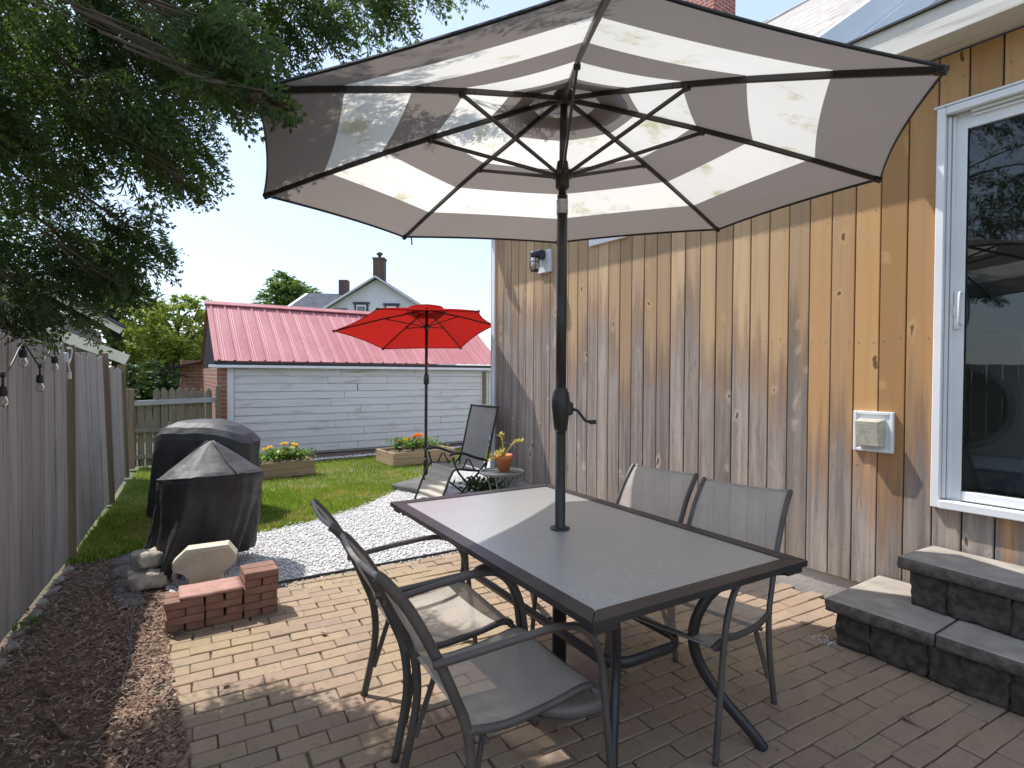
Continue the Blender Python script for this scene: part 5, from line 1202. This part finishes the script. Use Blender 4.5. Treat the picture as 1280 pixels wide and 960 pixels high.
# ================================================================== OVERHANGING JUNIPER
jt=thing('juniper_tree','large juniper whose dark feathery boughs hang over the fence and the parasol','tree',(-.95,2.4,0))
def sprays(blobs,dens,seed):
    g_=np.random.default_rng(seed);B=[];D=[];Ln=[]
    for (x,y,z,r) in blobs:
        m=max(3,int(dens*(r/.3)**1.9))
        d=g_.normal(size=(m,3));d/=np.linalg.norm(d,axis=1)[:,None];c=np.array([x,y,z])+d*(r*g_.uniform(0,1,m)[:,None]**.5)*np.array([1,1,.8])
        out=c-np.array([-.95,2.4,z+.9]);out[:,2]*=.6;out/=np.linalg.norm(out,axis=1)[:,None]
        dd=out*.8+d*.35+g_.normal(0,.38,(m,3))+np.array([0,0,-.28]);dd/=np.linalg.norm(dd,axis=1)[:,None]
        B.append(c-dd*.08);D.append(dd);Ln.append(g_.uniform(.10,.24,m)*min(1,.5+r*2))
    B=np.concatenate(B);D=np.concatenate(D);Ln=np.concatenate(Ln);n=len(B)
    U=np.cross(D,g_.normal(size=(n,3)));U/=np.linalg.norm(U,axis=1)[:,None];N=np.cross(D,U)
    quads=[];NS=13
    for i in range(NS):
        t=(i+.5)/NS;sd=1 if i%2 else -1
        p=B+D*(Ln*t)[:,None]+np.array([0,0,-1.])*(Ln*.28*t*t)[:,None]+N*(g_.normal(0,.006,n))[:,None]
        tw=(D*.62+U*sd*.78+N*g_.normal(0,.22,(n,1)));tw/=np.linalg.norm(tw,axis=1)[:,None]
        L=Ln*(.46*(1-t)**.8+.12)*g_.uniform(.7,1.25,n)
        for q,(f,ls,an) in enumerate(((0.,1.,0.),(.22,.5,.6),(.38,.46,-.6),(.55,.40,.55),(.68,.36,-.55))):
            b0=p+tw*(L*f)[:,None];lat=np.cross(tw,N)
            dr=tw*math.cos(an)+lat*math.sin(an)+N*g_.normal(0,.15,(n,1));dr/=np.linalg.norm(dr,axis=1)[:,None]
            l=(L*ls)[:,None];wd=np.cross(dr,N);wd/=np.linalg.norm(wd,axis=1)[:,None]+1e-9
            ww=(.0034+.0015*g_.uniform(size=n))[:,None]
            quads.append(np.stack([b0,b0+dr*l*.55+wd*ww,b0+dr*l,b0+dr*l*.55-wd*ww],1))
    return np.concatenate(quads).reshape(-1,3)
SEEN=[(-.22,3.38,1.72,.20),(-.37,3.46,1.90,.27),(-.23,3.59,2.25,.36),(-.04,3.44,1.93,.24),(-.29,3.50,2.78,.42),(.16,3.12,2.78,.36),(.30,3.22,2.45,.24),(.06,3.33,1.80,.15),(.13,3.33,2.06,.20),(.42,2.65,2.73,.26),(.30,2.15,2.36,.14),(.33,1.62,2.12,.075),(.28,1.80,2.24,.13),(.36,1.95,2.42,.14),(.40,1.70,2.16,.05),(.24,1.75,2.32,.15),(.74,2.52,2.96,.24),(1.04,2.55,3.17,.19),(1.30,2.50,3.38,.20),(-.03,3.28,3.14,.40),(.45,2.72,3.15,.36),(-.32,3.25,1.60,.11),(.36,2.90,2.20,.09),(.10,2.9,2.45,.25),(-.36,2.9,2.35,.30)]
OVER=[(-.62,3.6,2.7,.33),(-.62,3.25,2.5,.36),(-.66,2.9,2.6,.36),(-.55,2.6,2.4,.3),(-.1,2.75,3.3,.34),(.05,3.15,3.6,.3),(-.3,2.6,3.6,.5),(.2,2.5,3.6,.36),(.15,1.5,3.35,.5),(-.3,1.8,3.0,.5),(-.5,2.6,2.8,.4),(-.5,3.2,3.1,.4),(.1,3.0,3.7,.4),(-.3,.9,3.4,.55),(.3,.5,3.5,.45),(-.6,1.0,4.2,.5),(-.3,1.8,4.3,.5)]
npobj('crown',np.concatenate([sprays(SEEN,96,41),sprays(OVER,50,42)]),4,M['jun'],jt)
mb=MB();mb.tube(cr([(-.95,2.4,-.05),(-.97,2.42,1.2),(-.93,2.4,2.6),(-.95,2.45,5.4)],6),[.15-.006*i for i in range(19)],12);obj('trunk',mb,M['bark'],jt)
mb=MB();rr=random.Random(4)
for (x,y,z,r) in SEEN+OVER:
    zs=max(1.6,min(5.2,z+.35));s_=V((-.93,2.4,zs));e=V((x,y,z))
    m1=lerp(s_,e,.45)+V((rr.uniform(-.08,.08),rr.uniform(-.06,.06),.14))
    P_=cr([s_,m1,e],6);k=len(P_);mb.tube(P_,[(.006 if z<3.2 else .012)*(1-.85*i/(k-1))*(.5+r) for i in range(k)],6)
    for q in range(6):
        d=V((rr.gauss(0,1),rr.gauss(0,1),rr.gauss(0,.6)-.3)).normalized()*r*.9;mb.tube(cr([lerp(m1,e,rr.uniform(.4,1)),e+d*.5+V((0,0,.02)),e+d],4),[.0045-.0004*i for i in range(9)],5)
obj('bough',mb,M['bark'],jt)

# ================================================================== CAMERA, SUN, SKY
F_,PI_,RO_,YA_,H_=696.05,R(-.979),R(.308),R(36.022),1.40
f=V((math.sin(YA_)*math.cos(PI_),math.cos(YA_)*math.cos(PI_),math.sin(PI_)));r0=V((math.cos(YA_),-math.sin(YA_),0));u0=r0.cross(f)
r1=r0*math.cos(RO_)+u0*math.sin(RO_);u1=-r0*math.sin(RO_)+u0*math.cos(RO_)
cam=bpy.data.cameras.new('camera');co=bpy.data.objects.new('camera',cam);COL.objects.link(co);SC.camera=co
co.matrix_world=Matrix(((r1.x,u1.x,-f.x,0),(r1.y,u1.y,-f.y,0),(r1.z,u1.z,-f.z,H_),(0,0,0,1)))
cam.sensor_width=36;cam.lens=36*F_/1280;cam.clip_start=.02;cam.clip_end=2000
sd=V((.298,-.59,-1.)).normalized()
sun=bpy.data.lights.new('sun','SUN');sun.energy=3.3;sun.angle=R(.5);sun.color=(1.,.955,.90)
so=bpy.data.objects.new('sun',sun);COL.objects.link(so);so.rotation_euler=sd.to_track_quat('-Z','Y').to_euler();so.location=(-3,6,10)
W=bpy.data.worlds.new('World');SC.world=W;W.use_nodes=True;nt=W.node_tree;nt.nodes.clear()
sk=nt.nodes.new('ShaderNodeTexSky');sk.sky_type='NISHITA';sk.sun_disc=False;sk.sun_elevation=math.asin(-sd.z);sk.sun_rotation=math.atan2(-sd.x,-sd.y)
sk.air_density=1.0;sk.dust_density=1.3;sk.ozone_density=1.4;sk.altitude=0
bgn=nt.nodes.new('ShaderNodeBackground');bgn.inputs[1].default_value=.15;ow=nt.nodes.new('ShaderNodeOutputWorld')
hz=nt.nodes.new('ShaderNodeMix');hz.data_type='RGBA';hz.inputs[0].default_value=.5;hz.inputs[7].default_value=(3.5,4.2,5.3,1)
nt.links.new(sk.outputs[0],hz.inputs[6]);nt.links.new(hz.outputs[2],bgn.inputs[0]);nt.links.new(bgn.outputs[0],ow.inputs[0])
vs_=SC.view_settings;vs_.view_transform='Standard';vs_.look='None';vs_.gamma=1;vs_.exposure=.80;vs_.use_curve_mapping=False
SC.render.engine='CYCLES';cy=SC.cycles;cy.max_bounces=8;cy.diffuse_bounces=3;cy.glossy_bounces=3;cy.transmission_bounces=6;cy.transparent_max_bounces=16;cy.caustics_reflective=False;cy.caustics_refractive=False
cy.use_denoising=True
